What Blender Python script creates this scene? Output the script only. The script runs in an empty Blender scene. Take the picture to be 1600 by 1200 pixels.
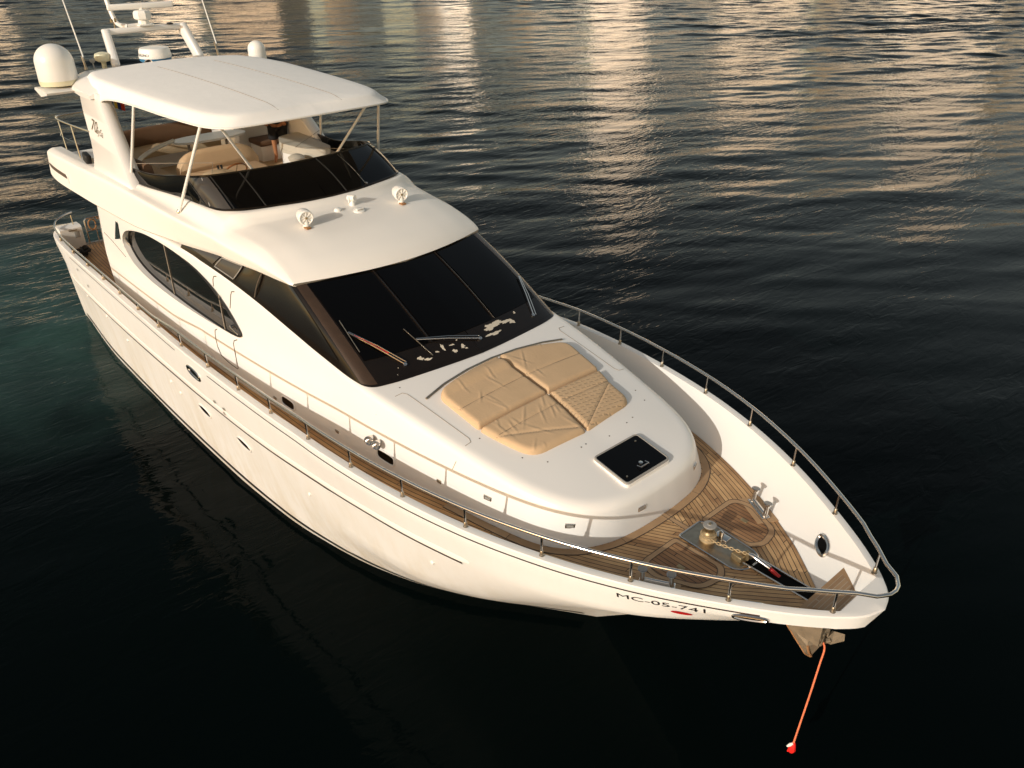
import bpy, bmesh, math, random
import numpy as np
from mathutils import Vector, Matrix
from mathutils.bvhtree import BVHTree
random.seed(7); rng = np.random.default_rng(11)
SC = bpy.context.scene; COL = SC.collection

# ------------------------------------------------------------------ camera, sky, sun, exposure
cam = bpy.data.cameras.new('camera'); camo = bpy.data.objects.new('camera', cam); COL.objects.link(camo)
cam.sensor_width = 36; cam.lens = 36*1294/1600; cam.clip_start = .1; cam.clip_end = 9000
yaw, pit = math.radians(138.2856), math.radians(30.2317)
cf = Vector((math.cos(pit)*math.cos(yaw), math.cos(pit)*math.sin(yaw), -math.sin(pit)))
cr = Vector((math.sin(yaw), -math.cos(yaw), 0)); cu = cr.cross(cf)
camo.matrix_world = Matrix(((cr.x, cu.x, -cf.x, 11.68), (cr.y, cu.y, -cf.y, -7.3), (cr.z, cu.z, -cf.z, 9.782), (0, 0, 0, 1)))
SC.camera = camo
SUND = Vector((-.15, .925, -.35)).normalized()          # direction the sunlight travels
W = bpy.data.worlds.new('World'); SC.world = W; W.use_nodes = True
nt = W.node_tree; sky = nt.nodes.new('ShaderNodeTexSky'); sky.sky_type = 'NISHITA'; sky.sun_disc = False
sky.sun_elevation = math.asin(-SUND.z); sky.sun_rotation = math.atan2(-SUND.x, -SUND.y)
sky.air_density = 1.0; sky.dust_density = 1.0; sky.ozone_density = 0.6
bg = nt.nodes['Background']; bg.inputs[1].default_value = .15
tint = nt.nodes.new('ShaderNodeMix'); tint.data_type = 'RGBA'; tint.blend_type = 'MULTIPLY'; tint.inputs['Factor'].default_value = 1
tint.inputs['B'].default_value = (1.0, .75, .52, 1)                # dusty evening air
nt.links.new(sky.outputs[0], tint.inputs['A']); nt.links.new(tint.outputs['Result'], bg.inputs[0])
sl = bpy.data.lights.new('sun', 'SUN'); sl.energy = 2.0; sl.angle = math.radians(.5); sl.color = (1, .975, .90)
so = bpy.data.objects.new('sun', sl); COL.objects.link(so); so.rotation_euler = SUND.to_track_quat('-Z', 'Y').to_euler()
SC.view_settings.view_transform = 'Standard'; SC.view_settings.look = 'None'; SC.view_settings.exposure = .52; SC.view_settings.gamma = 1

# ------------------------------------------------------------------ materials
MATS = {}
def newmat(n):
    m = bpy.data.materials.new(n); m.use_nodes = True; MATS[n] = m
    return m, m.node_tree, m.node_tree.nodes['Principled BSDF']
def N(t, typ, **k):
    n = t.nodes.new(typ)
    for a, b in k.items(): setattr(n, a, b)
    return n
def simple(n, col, rough=.4, metal=0, spec=.5, coat=0, noise=0, nscale=6, bump=0, bscale=60):
    m, t, b = newmat(n)
    b.inputs['Base Color'].default_value = (*col, 1); b.inputs['Roughness'].default_value = rough
    b.inputs['Metallic'].default_value = metal; b.inputs['Specular IOR Level'].default_value = spec
    b.inputs['Coat Weight'].default_value = coat
    tc = N(t, 'ShaderNodeTexCoord')
    if noise:
        nz = N(t, 'ShaderNodeTexNoise'); nz.inputs['Scale'].default_value = nscale; nz.inputs['Detail'].default_value = 6
        t.links.new(tc.outputs['Object'], nz.inputs['Vector'])
        mx = N(t, 'ShaderNodeMix', data_type='RGBA')
        mx.inputs['A'].default_value = (*[c*(1-noise) for c in col], 1); mx.inputs['B'].default_value = (*[min(1, c*(1+noise)) for c in col], 1)
        t.links.new(nz.outputs['Fac'], mx.inputs['Factor']); t.links.new(mx.outputs['Result'], b.inputs['Base Color'])
    if bump:
        nz = N(t, 'ShaderNodeTexNoise'); nz.inputs['Scale'].default_value = bscale; nz.inputs['Detail'].default_value = 4
        t.links.new(tc.outputs['Object'], nz.inputs['Vector'])
        bp = N(t, 'ShaderNodeBump'); bp.inputs['Strength'].default_value = bump; bp.inputs['Distance'].default_value = .01
        t.links.new(nz.outputs['Fac'], bp.inputs['Height']); t.links.new(bp.outputs['Normal'], b.inputs['Normal'])
    return m
simple('gelcoat', (.82, .785, .735), .27, noise=.02, nscale=1.2)
simple('gelcoat_top', (.86, .81, .735), .42, noise=.025, nscale=2.5)
simple('white_paint', (.82, .79, .73), .35)
simple('canvas', (.84, .81, .76), .85, noise=.035, nscale=2.5, bump=.55, bscale=5)
simple('black_glass', (.0015, .0013, .0012), .03, spec=.16)
simple('mask_paint', (.009, .006, .004), .14, spec=.35, noise=.3, nscale=4)
simple('pillar_paint_sunlit', (.045, .027, .016), .26, noise=.3, nscale=7)  # brown, lighter copy of the mask paint: sun on the glossy pillar, put into colour
simple('side_glass', (.008, .007, .006), .03, spec=.6)
simple('smoked_panel', (.05, .043, .036), .15, spec=.5)
simple('peeled_patch', (.62, .55, .44), .6, noise=.2, nscale=20)
simple('steel', (.66, .63, .59), .16, metal=1)
simple('steel_worn', (.40, .34, .26), .36, metal=1, noise=.35, nscale=14, bump=.2, bscale=40)
simple('galvanised', (.24, .19, .13), .62, metal=.4, noise=.4, nscale=9, bump=.4, bscale=25)
simple('rust', (.30, .15, .06), .8, noise=.5, nscale=25, bump=.4)
simple('chain_metal', (.55, .40, .22), .5, metal=.5, noise=.4, nscale=30)
simple('bronze', (.36, .27, .15), .45, metal=.75, noise=.35, nscale=15, bump=.2)
simple('black_rubber', (.012, .011, .010), .5)
simple('black_hole', (.003, .003, .003), .8, spec=.08)
simple('seam', (.30, .25, .19), .7)
simple('seam_dark', (.09, .065, .045), .7)
simple('cushion_tan', (.56, .385, .225), .8, noise=.10, nscale=4, bump=.25, bscale=26)
simple('cushion_brown', (.14, .075, .038), .7, noise=.12, nscale=4, bump=.15, bscale=6)
simple('cushion_sand', (.50, .37, .22), .75, noise=.06, nscale=4, bump=.15, bscale=6)
simple('cushion_beige', (.52, .47, .38), .7, noise=.05, nscale=4, bump=.15, bscale=6)
simple('varnish', (.25, .085, .02), .2, noise=.3, nscale=8, coat=.5)
simple('grey_plastic', (.30, .28, .25), .45)
simple('cream_plastic', (.72, .66, .45), .4)
simple('blue_paint', (.03, .16, .30), .4)
simple('letter_black', (.012, .010, .009), .45)
simple('red_paint', (.45, .010, .010), .45)
simple('red_float', (.85, .02, .015), .5)
simple('orange_rope', (.78, .20, .09), .75, bump=.5, bscale=120)
simple('dark_rope', (.03, .024, .018), .9, bump=.5, bscale=60)
simple('flag_yellow', (.75, .55, .06), .8)
simple('flag_blue', (.03, .05, .25), .8)
simple('flag_red', (.65, .05, .02), .8)
simple('skin', (.46, .20, .09), .5)
simple('black_cloth', (.010, .009, .009), .9, bump=.3, bscale=30)
simple('hair', (.015, .010, .007), .6)
simple('pinstripe', (.035, .018, .012), .4)
simple('boot', (.010, .009, .008), .35)

def mat_hull():
    m, t, b = newmat('hull_gelcoat'); b.inputs['Roughness'].default_value = .3
    tc = N(t, 'ShaderNodeTexCoord'); mp = N(t, 'ShaderNodeMapping'); mp.inputs['Scale'].default_value = (1.6, 1.6, .35)
    mp.inputs['Rotation'].default_value = (0, .5, 0)
    t.links.new(tc.outputs['Object'], mp.inputs['Vector'])
    n1 = N(t, 'ShaderNodeTexNoise'); n1.inputs['Scale'].default_value = 2.2; n1.inputs['Detail'].default_value = 7; n1.inputs['Roughness'].default_value = .65
    t.links.new(mp.outputs[0], n1.inputs['Vector'])
    sp = N(t, 'ShaderNodeSeparateXYZ'); t.links.new(tc.outputs['Object'], sp.inputs[0])
    mr = N(t, 'ShaderNodeMapRange'); mr.inputs['From Min'].default_value = .1; mr.inputs['From Max'].default_value = 2.4
    mr.inputs['To Min'].default_value = 1.0; mr.inputs['To Max'].default_value = .12; t.links.new(sp.outputs['Z'], mr.inputs['Value'])
    cr_ = N(t, 'ShaderNodeValToRGB'); cr_.color_ramp.elements[0].position = .40; cr_.color_ramp.elements[1].position = .72
    t.links.new(n1.outputs['Fac'], cr_.inputs[0])
    mu = N(t, 'ShaderNodeMath', operation='MULTIPLY'); t.links.new(cr_.outputs[0], mu.inputs[0]); t.links.new(mr.outputs[0], mu.inputs[1])
    mx = N(t, 'ShaderNodeMix', data_type='RGBA'); mx.inputs['A'].default_value = (.80, .80, .775, 1); mx.inputs['B'].default_value = (.66, .61, .50, 1)
    t.links.new(mu.outputs[0], mx.inputs['Factor']); t.links.new(mx.outputs['Result'], b.inputs['Base Color'])
mat_hull()

def mat_teak(name, c1, c2, pitch=.056, caulk=(.018, .011, .007), cw=.13):
    m, t, b = newmat(name); b.inputs['Roughness'].default_value = .62
    uv = N(t, 'ShaderNodeUVMap'); uv.uv_map = 'UVMap'; sp = N(t, 'ShaderNodeSeparateXYZ'); t.links.new(uv.outputs[0], sp.inputs[0])
    dv = N(t, 'ShaderNodeMath', operation='DIVIDE'); dv.inputs[1].default_value = pitch; t.links.new(sp.outputs['Y'], dv.inputs[0])
    fr = N(t, 'ShaderNodeMath', operation='FRACT'); t.links.new(dv.outputs[0], fr.inputs[0])
    fl = N(t, 'ShaderNodeMath', operation='FLOOR'); t.links.new(dv.outputs[0], fl.inputs[0])
    lt = N(t, 'ShaderNodeMath', operation='LESS_THAN'); lt.inputs[1].default_value = cw; t.links.new(fr.outputs[0], lt.inputs[0])
    # butt joints: every plank is cut at its own offset
    wn = N(t, 'ShaderNodeTexWhiteNoise', noise_dimensions='1D'); t.links.new(fl.outputs[0], wn.inputs['W'])
    ad = N(t, 'ShaderNodeMath', operation='MULTIPLY_ADD'); ad.inputs[1].default_value = 1/2.3; t.links.new(sp.outputs['X'], ad.inputs[0]); t.links.new(wn.outputs['Value'], ad.inputs[2])
    fj = N(t, 'ShaderNodeMath', operation='FRACT'); t.links.new(ad.outputs[0], fj.inputs[0])
    lj = N(t, 'ShaderNodeMath', operation='LESS_THAN'); lj.inputs[1].default_value = .004; t.links.new(fj.outputs[0], lj.inputs[0])
    fp = N(t, 'ShaderNodeMath', operation='FLOOR'); t.links.new(ad.outputs[0], fp.inputs[0])
    mxl = N(t, 'ShaderNodeMath', operation='MAXIMUM'); t.links.new(lt.outputs[0], mxl.inputs[0]); t.links.new(lj.outputs[0], mxl.inputs[1])
    cb = N(t, 'ShaderNodeCombineXYZ'); t.links.new(fl.outputs[0], cb.inputs[0]); t.links.new(fp.outputs[0], cb.inputs[1])
    w2 = N(t, 'ShaderNodeTexWhiteNoise', noise_dimensions='2D'); t.links.new(cb.outputs[0], w2.inputs['Vector'])
    mp = N(t, 'ShaderNodeMapping'); mp.inputs['Scale'].default_value = (5, 110, 1); t.links.new(uv.outputs[0], mp.inputs['Vector'])
    nz = N(t, 'ShaderNodeTexNoise'); nz.inputs['Scale'].default_value = 1; nz.inputs['Detail'].default_value = 5; t.links.new(mp.outputs[0], nz.inputs['Vector'])
    n3 = N(t, 'ShaderNodeTexNoise'); n3.inputs['Scale'].default_value = 2.8; n3.inputs['Detail'].default_value = 5
    tc = N(t, 'ShaderNodeTexCoord'); t.links.new(tc.outputs['Object'], n3.inputs['Vector'])
    s1 = N(t, 'ShaderNodeMath', operation='MULTIPLY_ADD'); s1.inputs[1].default_value = .45; t.links.new(w2.outputs['Value'], s1.inputs[0]); 
    s2 = N(t, 'ShaderNodeMath', operation='MULTIPLY'); s2.inputs[1].default_value = .45; t.links.new(nz.outputs['Fac'], s2.inputs[0]); t.links.new(s2.outputs[0], s1.inputs[2])
    s3 = N(t, 'ShaderNodeMath', operation='MULTIPLY_ADD'); s3.inputs[1].default_value = 1.15; s3.inputs[2].default_value = -.46; t.links.new(n3.outputs['Fac'], s3.inputs[0])
    s4 = N(t, 'ShaderNodeMath', operation='ADD', use_clamp=True); t.links.new(s1.outputs[0], s4.inputs[0]); t.links.new(s3.outputs[0], s4.inputs[1])
    mx = N(t, 'ShaderNodeMix', data_type='RGBA'); mx.inputs['A'].default_value = (*c1, 1); mx.inputs['B'].default_value = (*c2, 1); t.links.new(s4.outputs[0], mx.inputs['Factor'])
    m2 = N(t, 'ShaderNodeMix', data_type='RGBA'); m2.inputs['B'].default_value = (*caulk, 1); t.links.new(mx.outputs['Result'], m2.inputs['A']); t.links.new(mxl.outputs[0], m2.inputs['Factor'])
    t.links.new(m2.outputs['Result'], b.inputs['Base Color'])
mat_teak('teak', (.20, .085, .030), (.72, .455, .215), pitch=.064, cw=.15)
mat_teak('teak_side', (.34, .155, .052), (.66, .365, .14), pitch=.072, cw=.15)
mat_teak('teak_margin', (.30, .17, .08), (.50, .32, .17), pitch=3.0, cw=.0)
mat_teak('teak_hatch', (.16, .065, .024), (.46, .25, .11), pitch=.064, cw=.15)
mat_teak('teak_grating', (.26, .15, .075), (.42, .27, .15), pitch=.05, caulk=(.42, .36, .27), cw=.12)

def mat_quilt():
    m, t, b = newmat('cushion_quilted'); b.inputs['Roughness'].default_value = .75
    tc = N(t, 'ShaderNodeTexCoord')
    nz = N(t, 'ShaderNodeTexNoise'); nz.inputs['Scale'].default_value = 5; nz.inputs['Detail'].default_value = 5; t.links.new(tc.outputs['Object'], nz.inputs['Vector'])
    mx = N(t, 'ShaderNodeMix', data_type='RGBA'); mx.inputs['A'].default_value = (.51, .345, .195, 1); mx.inputs['B'].default_value = (.60, .415, .245, 1)
    t.links.new(nz.outputs['Fac'], mx.inputs['Factor']); t.links.new(mx.outputs['Result'], b.inputs['Base Color'])
    mp = N(t, 'ShaderNodeMapping'); mp.inputs['Rotation'].default_value = (0, 0, .12); t.links.new(tc.outputs['Object'], mp.inputs['Vector'])
    sp = N(t, 'ShaderNodeSeparateXYZ'); t.links.new(mp.outputs[0], sp.inputs[0])
    def pulse(src, per, lo, hi):
        d = N(t, 'ShaderNodeMath', operation='DIVIDE'); d.inputs[1].default_value = per; t.links.new(src, d.inputs[0])
        f = N(t, 'ShaderNodeMath', operation='PINGPONG'); f.inputs[1].default_value = .5; t.links.new(d.outputs[0], f.inputs[0])
        g_ = N(t, 'ShaderNodeMapRange', interpolation_type='SMOOTHSTEP'); g_.inputs['From Min'].default_value = lo; g_.inputs['From Max'].default_value = hi; t.links.new(f.outputs[0], g_.inputs['Value']); return g_
    p1 = pulse(sp.outputs['X'], .072, .33, .5); p2 = pulse(sp.outputs['Y'], .105, .12, .26)
    mu = N(t, 'ShaderNodeMath', operation='MULTIPLY'); t.links.new(p1.outputs[0], mu.inputs[0]); t.links.new(p2.outputs[0], mu.inputs[1])
    bp = N(t, 'ShaderNodeBump'); bp.inputs['Strength'].default_value = .75; bp.inputs['Distance'].default_value = .014; bp.invert = True
    t.links.new(mu.outputs[0], bp.inputs['Height']); t.links.new(bp.outputs['Normal'], b.inputs['Normal'])
mat_quilt()

def mat_water():
    m, t, b = newmat('sea_water')
    b.inputs['Roughness'].default_value = .03; b.inputs['IOR'].default_value = 1.13
    b.inputs['Specular Tint'].default_value = (.10, .11, .11, 1)
    tc = N(t, 'ShaderNodeTexCoord')
    # churned, paler water off the stern
    vs_ = N(t, 'ShaderNodeVectorMath', operation='SUBTRACT'); vs_.inputs[1].default_value = (-13.5, -3.2, 0); t.links.new(tc.outputs['Object'], vs_.inputs[0])
    vl = N(t, 'ShaderNodeVectorMath', operation='LENGTH'); t.links.new(vs_.outputs[0], vl.inputs[0])
    mr = N(t, 'ShaderNodeMapRange'); mr.inputs['From Min'].default_value = 9.5; mr.inputs['From Max'].default_value = 1.0; t.links.new(vl.outputs['Value'], mr.inputs['Value'])
    nz = N(t, 'ShaderNodeTexNoise'); nz.inputs['Scale'].default_value = .45; nz.inputs['Detail'].default_value = 5; nz.inputs['Distortion'].default_value = 1.5; t.links.new(tc.outputs['Object'], nz.inputs['Vector'])
    mu = N(t, 'ShaderNodeMath', operation='MULTIPLY', use_clamp=True); t.links.new(mr.outputs[0], mu.inputs[0]); t.links.new(nz.outputs['Fac'], mu.inputs[1])
    mx = N(t, 'ShaderNodeMix', data_type='RGBA'); mx.inputs['A'].default_value = (.0010, .0026, .0026, 1); mx.inputs['B'].default_value = (.042, .098, .088, 1)
    t.links.new(mu.outputs[0], mx.inputs['Factor']); t.links.new(mx.outputs['Result'], b.inputs['Base Color'])
    # ripples: two sizes, each strong only in wandering gust patches
    mp = N(t, 'ShaderNodeMapping'); mp.inputs['Rotation'].default_value = (0, 0, math.radians(-45)); mp.inputs['Scale'].default_value = (2.2, .75, 1)
    t.links.new(tc.outputs['Object'], mp.inputs['Vector'])
    g = N(t, 'ShaderNodeTexNoise'); g.inputs['Scale'].default_value = .055; g.inputs['Detail'].default_value = 3; g.inputs['Distortion'].default_value = 1.2; t.links.new(mp.outputs[0], g.inputs['Vector'])
    gr = N(t, 'ShaderNodeMapRange'); gr.inputs['From Min'].default_value = .38; gr.inputs['From Max'].default_value = .62; gr.inputs['To Min'].default_value = .25; gr.inputs['To Max'].default_value = 1; t.links.new(g.outputs['Fac'], gr.inputs['Value'])
    n1 = N(t, 'ShaderNodeTexNoise'); n1.inputs['Scale'].default_value = 2.0; n1.inputs['Detail'].default_value = 2.5; n1.inputs['Roughness'].default_value = .55; n1.inputs['Distortion'].default_value = .7
    t.links.new(mp.outputs[0], n1.inputs['Vector'])
    dt = N(t, 'ShaderNodeVectorMath', operation='DOT_PRODUCT'); dt.inputs[1].default_value = (-.745, .667, 0); t.links.new(tc.outputs['Object'], dt.inputs[0])
    dr = N(t, 'ShaderNodeMapRange'); dr.inputs['From Min'].default_value = -8; dr.inputs['From Max'].default_value = 26; dr.inputs['To Min'].default_value = .22; dr.inputs['To Max'].default_value = 1; t.links.new(dt.outputs['Value'], dr.inputs['Value'])
    h0 = N(t, 'ShaderNodeMath', operation='MULTIPLY'); t.links.new(gr.outputs[0], h0.inputs[0]); t.links.new(dr.outputs[0], h0.inputs[1])
    h = N(t, 'ShaderNodeMath', operation='MULTIPLY'); t.links.new(n1.outputs['Fac'], h.inputs[0]); t.links.new(h0.outputs[0], h.inputs[1])
    b1 = N(t, 'ShaderNodeBump'); b1.inputs['Strength'].default_value = 1; b1.inputs['Distance'].default_value = .05
    t.links.new(h.outputs[0], b1.inputs['Height']); t.links.new(b1.outputs['Normal'], b.inputs['Normal'])
mat_water()

def mat_facade(name, wall, glass, fl=3.4, bay=4.2):
    m, t, b = newmat(name); b.inputs['Roughness'].default_value = .36; b.inputs['Metallic'].default_value = .7
    tc = N(t, 'ShaderNodeTexCoord'); sp = N(t, 'ShaderNodeSeparateXYZ'); t.links.new(tc.outputs['Object'], sp.inputs[0])
    xy = N(t, 'ShaderNodeMath', operation='ADD'); t.links.new(sp.outputs['X'], xy.inputs[0]); t.links.new(sp.outputs['Y'], xy.inputs[1])
    def band(src, period, a):
        d = N(t, 'ShaderNodeMath', operation='DIVIDE'); d.inputs[1].default_value = period; t.links.new(src, d.inputs[0])
        f = N(t, 'ShaderNodeMath', operation='FRACT'); t.links.new(d.outputs[0], f.inputs[0])
        g = N(t, 'ShaderNodeMath', operation='GREATER_THAN'); g.inputs[1].default_value = a; t.links.new(f.outputs[0], g.inputs[0]); return g
    g1 = band(sp.outputs['Z'], fl, .55); g2 = band(xy.outputs[0], bay, .45)
    mu = N(t, 'ShaderNodeMath', operation='MULTIPLY'); t.links.new(g1.outputs[0], mu.inputs[0]); t.links.new(g2.outputs[0], mu.inputs[1])
    mx = N(t, 'ShaderNodeMix', data_type='RGBA'); mx.inputs['A'].default_value = (*wall, 1); mx.inputs['B'].default_value = (*glass, 1)
    t.links.new(mu.outputs[0], mx.inputs['Factor']); t.links.new(mx.outputs['Result'], b.inputs['Base Color'])
mat_facade('facade_cream', (.80, .77, .70), (.40, .38, .35))
mat_facade('facade_sand', (.52, .47, .40), (.22, .21, .20))
mat_facade('facade_white', (.95, .93, .88), (.70, .68, .64))
simple('quay_stone', (.32, .27, .20), .8, noise=.3, nscale=.2)
simple('concrete', (.5, .44, .35), .8, noise=.1, nscale=.5)

# ------------------------------------------------------------------ mesh helpers
def link(name, me, mat, parent=None):
    o = bpy.data.objects.new(name, me); COL.objects.link(o)
    if mat: 
        me.materials.append(MATS[mat])
    if parent is not None: o.parent = parent
    return o
def build(name, V, F, mat, parent=None, sharp=38, smooth=True, uv=None):
    me = bpy.data.meshes.new(name); me.from_pydata([tuple(map(float, v)) for v in V], [], [tuple(f) for f in F]); me.update()
    bm = bmesh.new(); bm.from_mesh(me)
    bmesh.ops.recalc_face_normals(bm, faces=bm.faces); bm.to_mesh(me); bm.free()
    if smooth and len(me.polygons):
        me.polygons.foreach_set('use_smooth', [True]*len(me.polygons)); me.set_sharp_from_angle(angle=math.radians(sharp))
    if uv is not None:
        l = me.uv_layers.new(name='UVMap')
        for lp in me.loops: l.data[lp.index].uv = uv[lp.vertex_index]
    return link(name, me, mat, parent)
class MB:
    """collects shapes that make ONE part"""
    def __init__(s): s.V = []; s.F = []
    def add(s, V, F):
        k = len(s.V); s.V += [tuple(v) for v in V]; s.F += [tuple(i+k for i in f) for f in F]; return s
    def grid(s, rows, cu=False, cv=False, cap0=False, cap1=False):
        nr, nc = len(rows), len(rows[0]); V = [p for r in rows for p in r]; F = []
        for i in range(nr if cu else nr-1):
            for j in range(nc if cv else nc-1):
                a, b_ = i*nc+j, i*nc+(j+1) % nc; c, d = ((i+1) % nr)*nc+(j+1) % nc, ((i+1) % nr)*nc+j
                F.append((a, b_, c, d))
        if cap0: F.append(tuple(range(nc))[::-1])
        if cap1: F.append(tuple((nr-1)*nc+j for j in range(nc)))
        return s.add(V, F)
    def tube(s, pts, r, seg=10, closed=False):
        P = [Vector(p) for p in pts]; n = len(P); rr = r if hasattr(r, '__len__') else [r]*n; rows = []; up = None
        for i in range(n):
            a = P[i-1] if (i or closed) else P[i]; b_ = P[(i+1) % n] if (i < n-1 or closed) else P[i]
            t = (b_-a).normalized()
            if up is None: up = Vector((0, 0, 1)) if abs(t.z) < .9 else Vector((1, 0, 0))
            u = (up-t*up.dot(t)).normalized(); up = u; w = t.cross(u)
            rows.append([P[i]+(u*math.cos(2*math.pi*k/seg)+w*math.sin(2*math.pi*k/seg))*rr[i] for k in range(seg)])
        return s.grid(rows, cu=closed, cv=True, cap0=not closed, cap1=not closed)
    def lathe(s, prof, org=(0, 0, 0), axis=(0, 0, 1), seg=28):
        ax = Vector(axis).normalized(); u = ax.orthogonal().normalized(); w = ax.cross(u); O = Vector(org)
        rows = [[O+ax*h+(u*math.cos(2*math.pi*k/seg)+w*math.sin(2*math.pi*k/seg))*max(r, 1e-4) for k in range(seg)] for r, h in prof]
        return s.grid(rows, cv=True, cap0=True, cap1=True)
    def box(s, c, d, rot=None, bev=0.0):
        bm = bmesh.new(); bmesh.ops.create_cube(bm, size=1)
        for v in bm.verts: v.co = Vector((v.co.x*d[0], v.co.y*d[1], v.co.z*d[2]))
        if bev: bmesh.ops.bevel(bm, geom=list(bm.edges), offset=bev, segments=3, affect='EDGES', profile=.5)
        M = (rot.to_4x4() if rot else Matrix.Identity(4)); M.translation = Vector(c)
        bm.transform(M); bm.verts.ensure_lookup_table()
        V = [v.co.copy() for v in bm.verts]; F = [[v.index for v in f.verts] for f in bm.faces]; bm.free()
        return s.add(V, F)
    def prism(s, poly, z0, z1):
        n = len(poly); V = [(*p, z0) for p in poly]+[(*p, z1) for p in poly]
        F = [tuple(range(n))[::-1], tuple(range(n, 2*n))]+[(i, (i+1) % n, n+(i+1) % n, n+i) for i in range(n)]
        return s.add(V, F)
    def done(s, name, mat, parent=None, **k): return build(name, s.V, s.F, mat, parent, **k)
def pch(xs, ys):
    xs = np.asarray(xs, float); ys = np.asarray(ys, float); one = ys.ndim == 1
    if one: ys = ys[:, None]
    if xs[0] > xs[-1]: xs = xs[::-1]; ys = ys[::-1]
    h = np.diff(xs)[:, None]; d = np.diff(ys, axis=0)/h; m = np.zeros_like(ys); m[0] = d[0]; m[-1] = d[-1]
    for i in range(1, len(xs)-1):
        w1 = 2*h[i]+h[i-1]; w2 = h[i]+2*h[i-1]; ok = d[i-1]*d[i] > 0
        m[i] = np.where(ok, (w1+w2)/(w1/np.where(ok, d[i-1], 1)+w2/np.where(ok, d[i], 1)), 0)
    def f(x):
        x = np.atleast_1d(np.asarray(x, float)); i = np.clip(np.searchsorted(xs, x)-1, 0, len(xs)-2); hh = h[i]
        t = ((x-xs[i])[:, None])/hh; t = np.clip(t, 0, 1)
        r = (1+2*t)*(1-t)**2*ys[i]+t*(1-t)**2*hh*m[i]+t*t*(3-2*t)*ys[i+1]+t*t*(t-1)*hh*m[i+1]
        return r[:, 0] if one else r
    return f
def cr_path(P, n=8, closed=False):
    """Catmull-Rom path through 3D points"""
    P = [np.array(p, float) for p in P]; out = []; m = len(P)
    for i in range(m if closed else m-1):
        p1, p2 = P[i], P[(i+1) % m]
        p0 = P[i-1] if (i or closed) else 2*p1-p2; p3 = P[(i+2) % m] if (i < m-2 or closed) else 2*p2-p1
        for k in range(n):
            t = k/n
            out.append(.5*((2*p1)+(p2-p0)*t+(2*p0-5*p1+4*p2-p3)*t*t+(3*p1-p0-3*p2+p3)*t**3))
    if not closed: out.append(P[-1])
    return out
def rpoly(P, r, n=5):
    """round the corners of a 2D polygon"""
    out = []; m = len(P); rr = r if hasattr(r, '__len__') else [r]*m
    for i in range(m):
        p = np.array(P[i], float); a = np.array(P[i-1], float)-p; b_ = np.array(P[(i+1) % m], float)-p
        q = min(rr[i], .48*np.linalg.norm(a), .48*np.linalg.norm(b_)); A = p+a/np.linalg.norm(a)*q; B = p+b_/np.linalg.norm(b_)*q
        for k in range(n+1):
            t = k/n; out.append(tuple((1-t)**2*A+2*t*(1-t)*p+t*t*B))
    return out
def tag(o, label=None, cat=None, group=None, kind=None):
    if label: o['label'] = label
    if cat: o['category'] = cat
    if group: o['group'] = group
    if kind: o['kind'] = kind
    return o
def empty(name, loc=(0, 0, 0), parent=None):
    o = bpy.data.objects.new(name, None); COL.objects.link(o); o.location = loc
    if parent is not None: o.parent = parent
    return o
def text_mesh(txt, size, shear=0, extr=.002):
    c = bpy.data.curves.new('lettering', 'FONT'); c.body = txt; c.size = size; c.shear = shear; c.extrude = extr; c.resolution_u = 4
    o = bpy.data.objects.new('lettering', c); COL.objects.link(o); bpy.context.view_layer.update()
    me = bpy.data.meshes.new_from_object(o.evaluated_get(bpy.context.evaluated_depsgraph_get()))
    V = [v.co.copy() for v in me.vertices]; F = [list(p.vertices) for p in me.polygons]
    bpy.data.objects.remove(o); bpy.data.curves.remove(c); bpy.data.meshes.remove(me)
    return V, F

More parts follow.
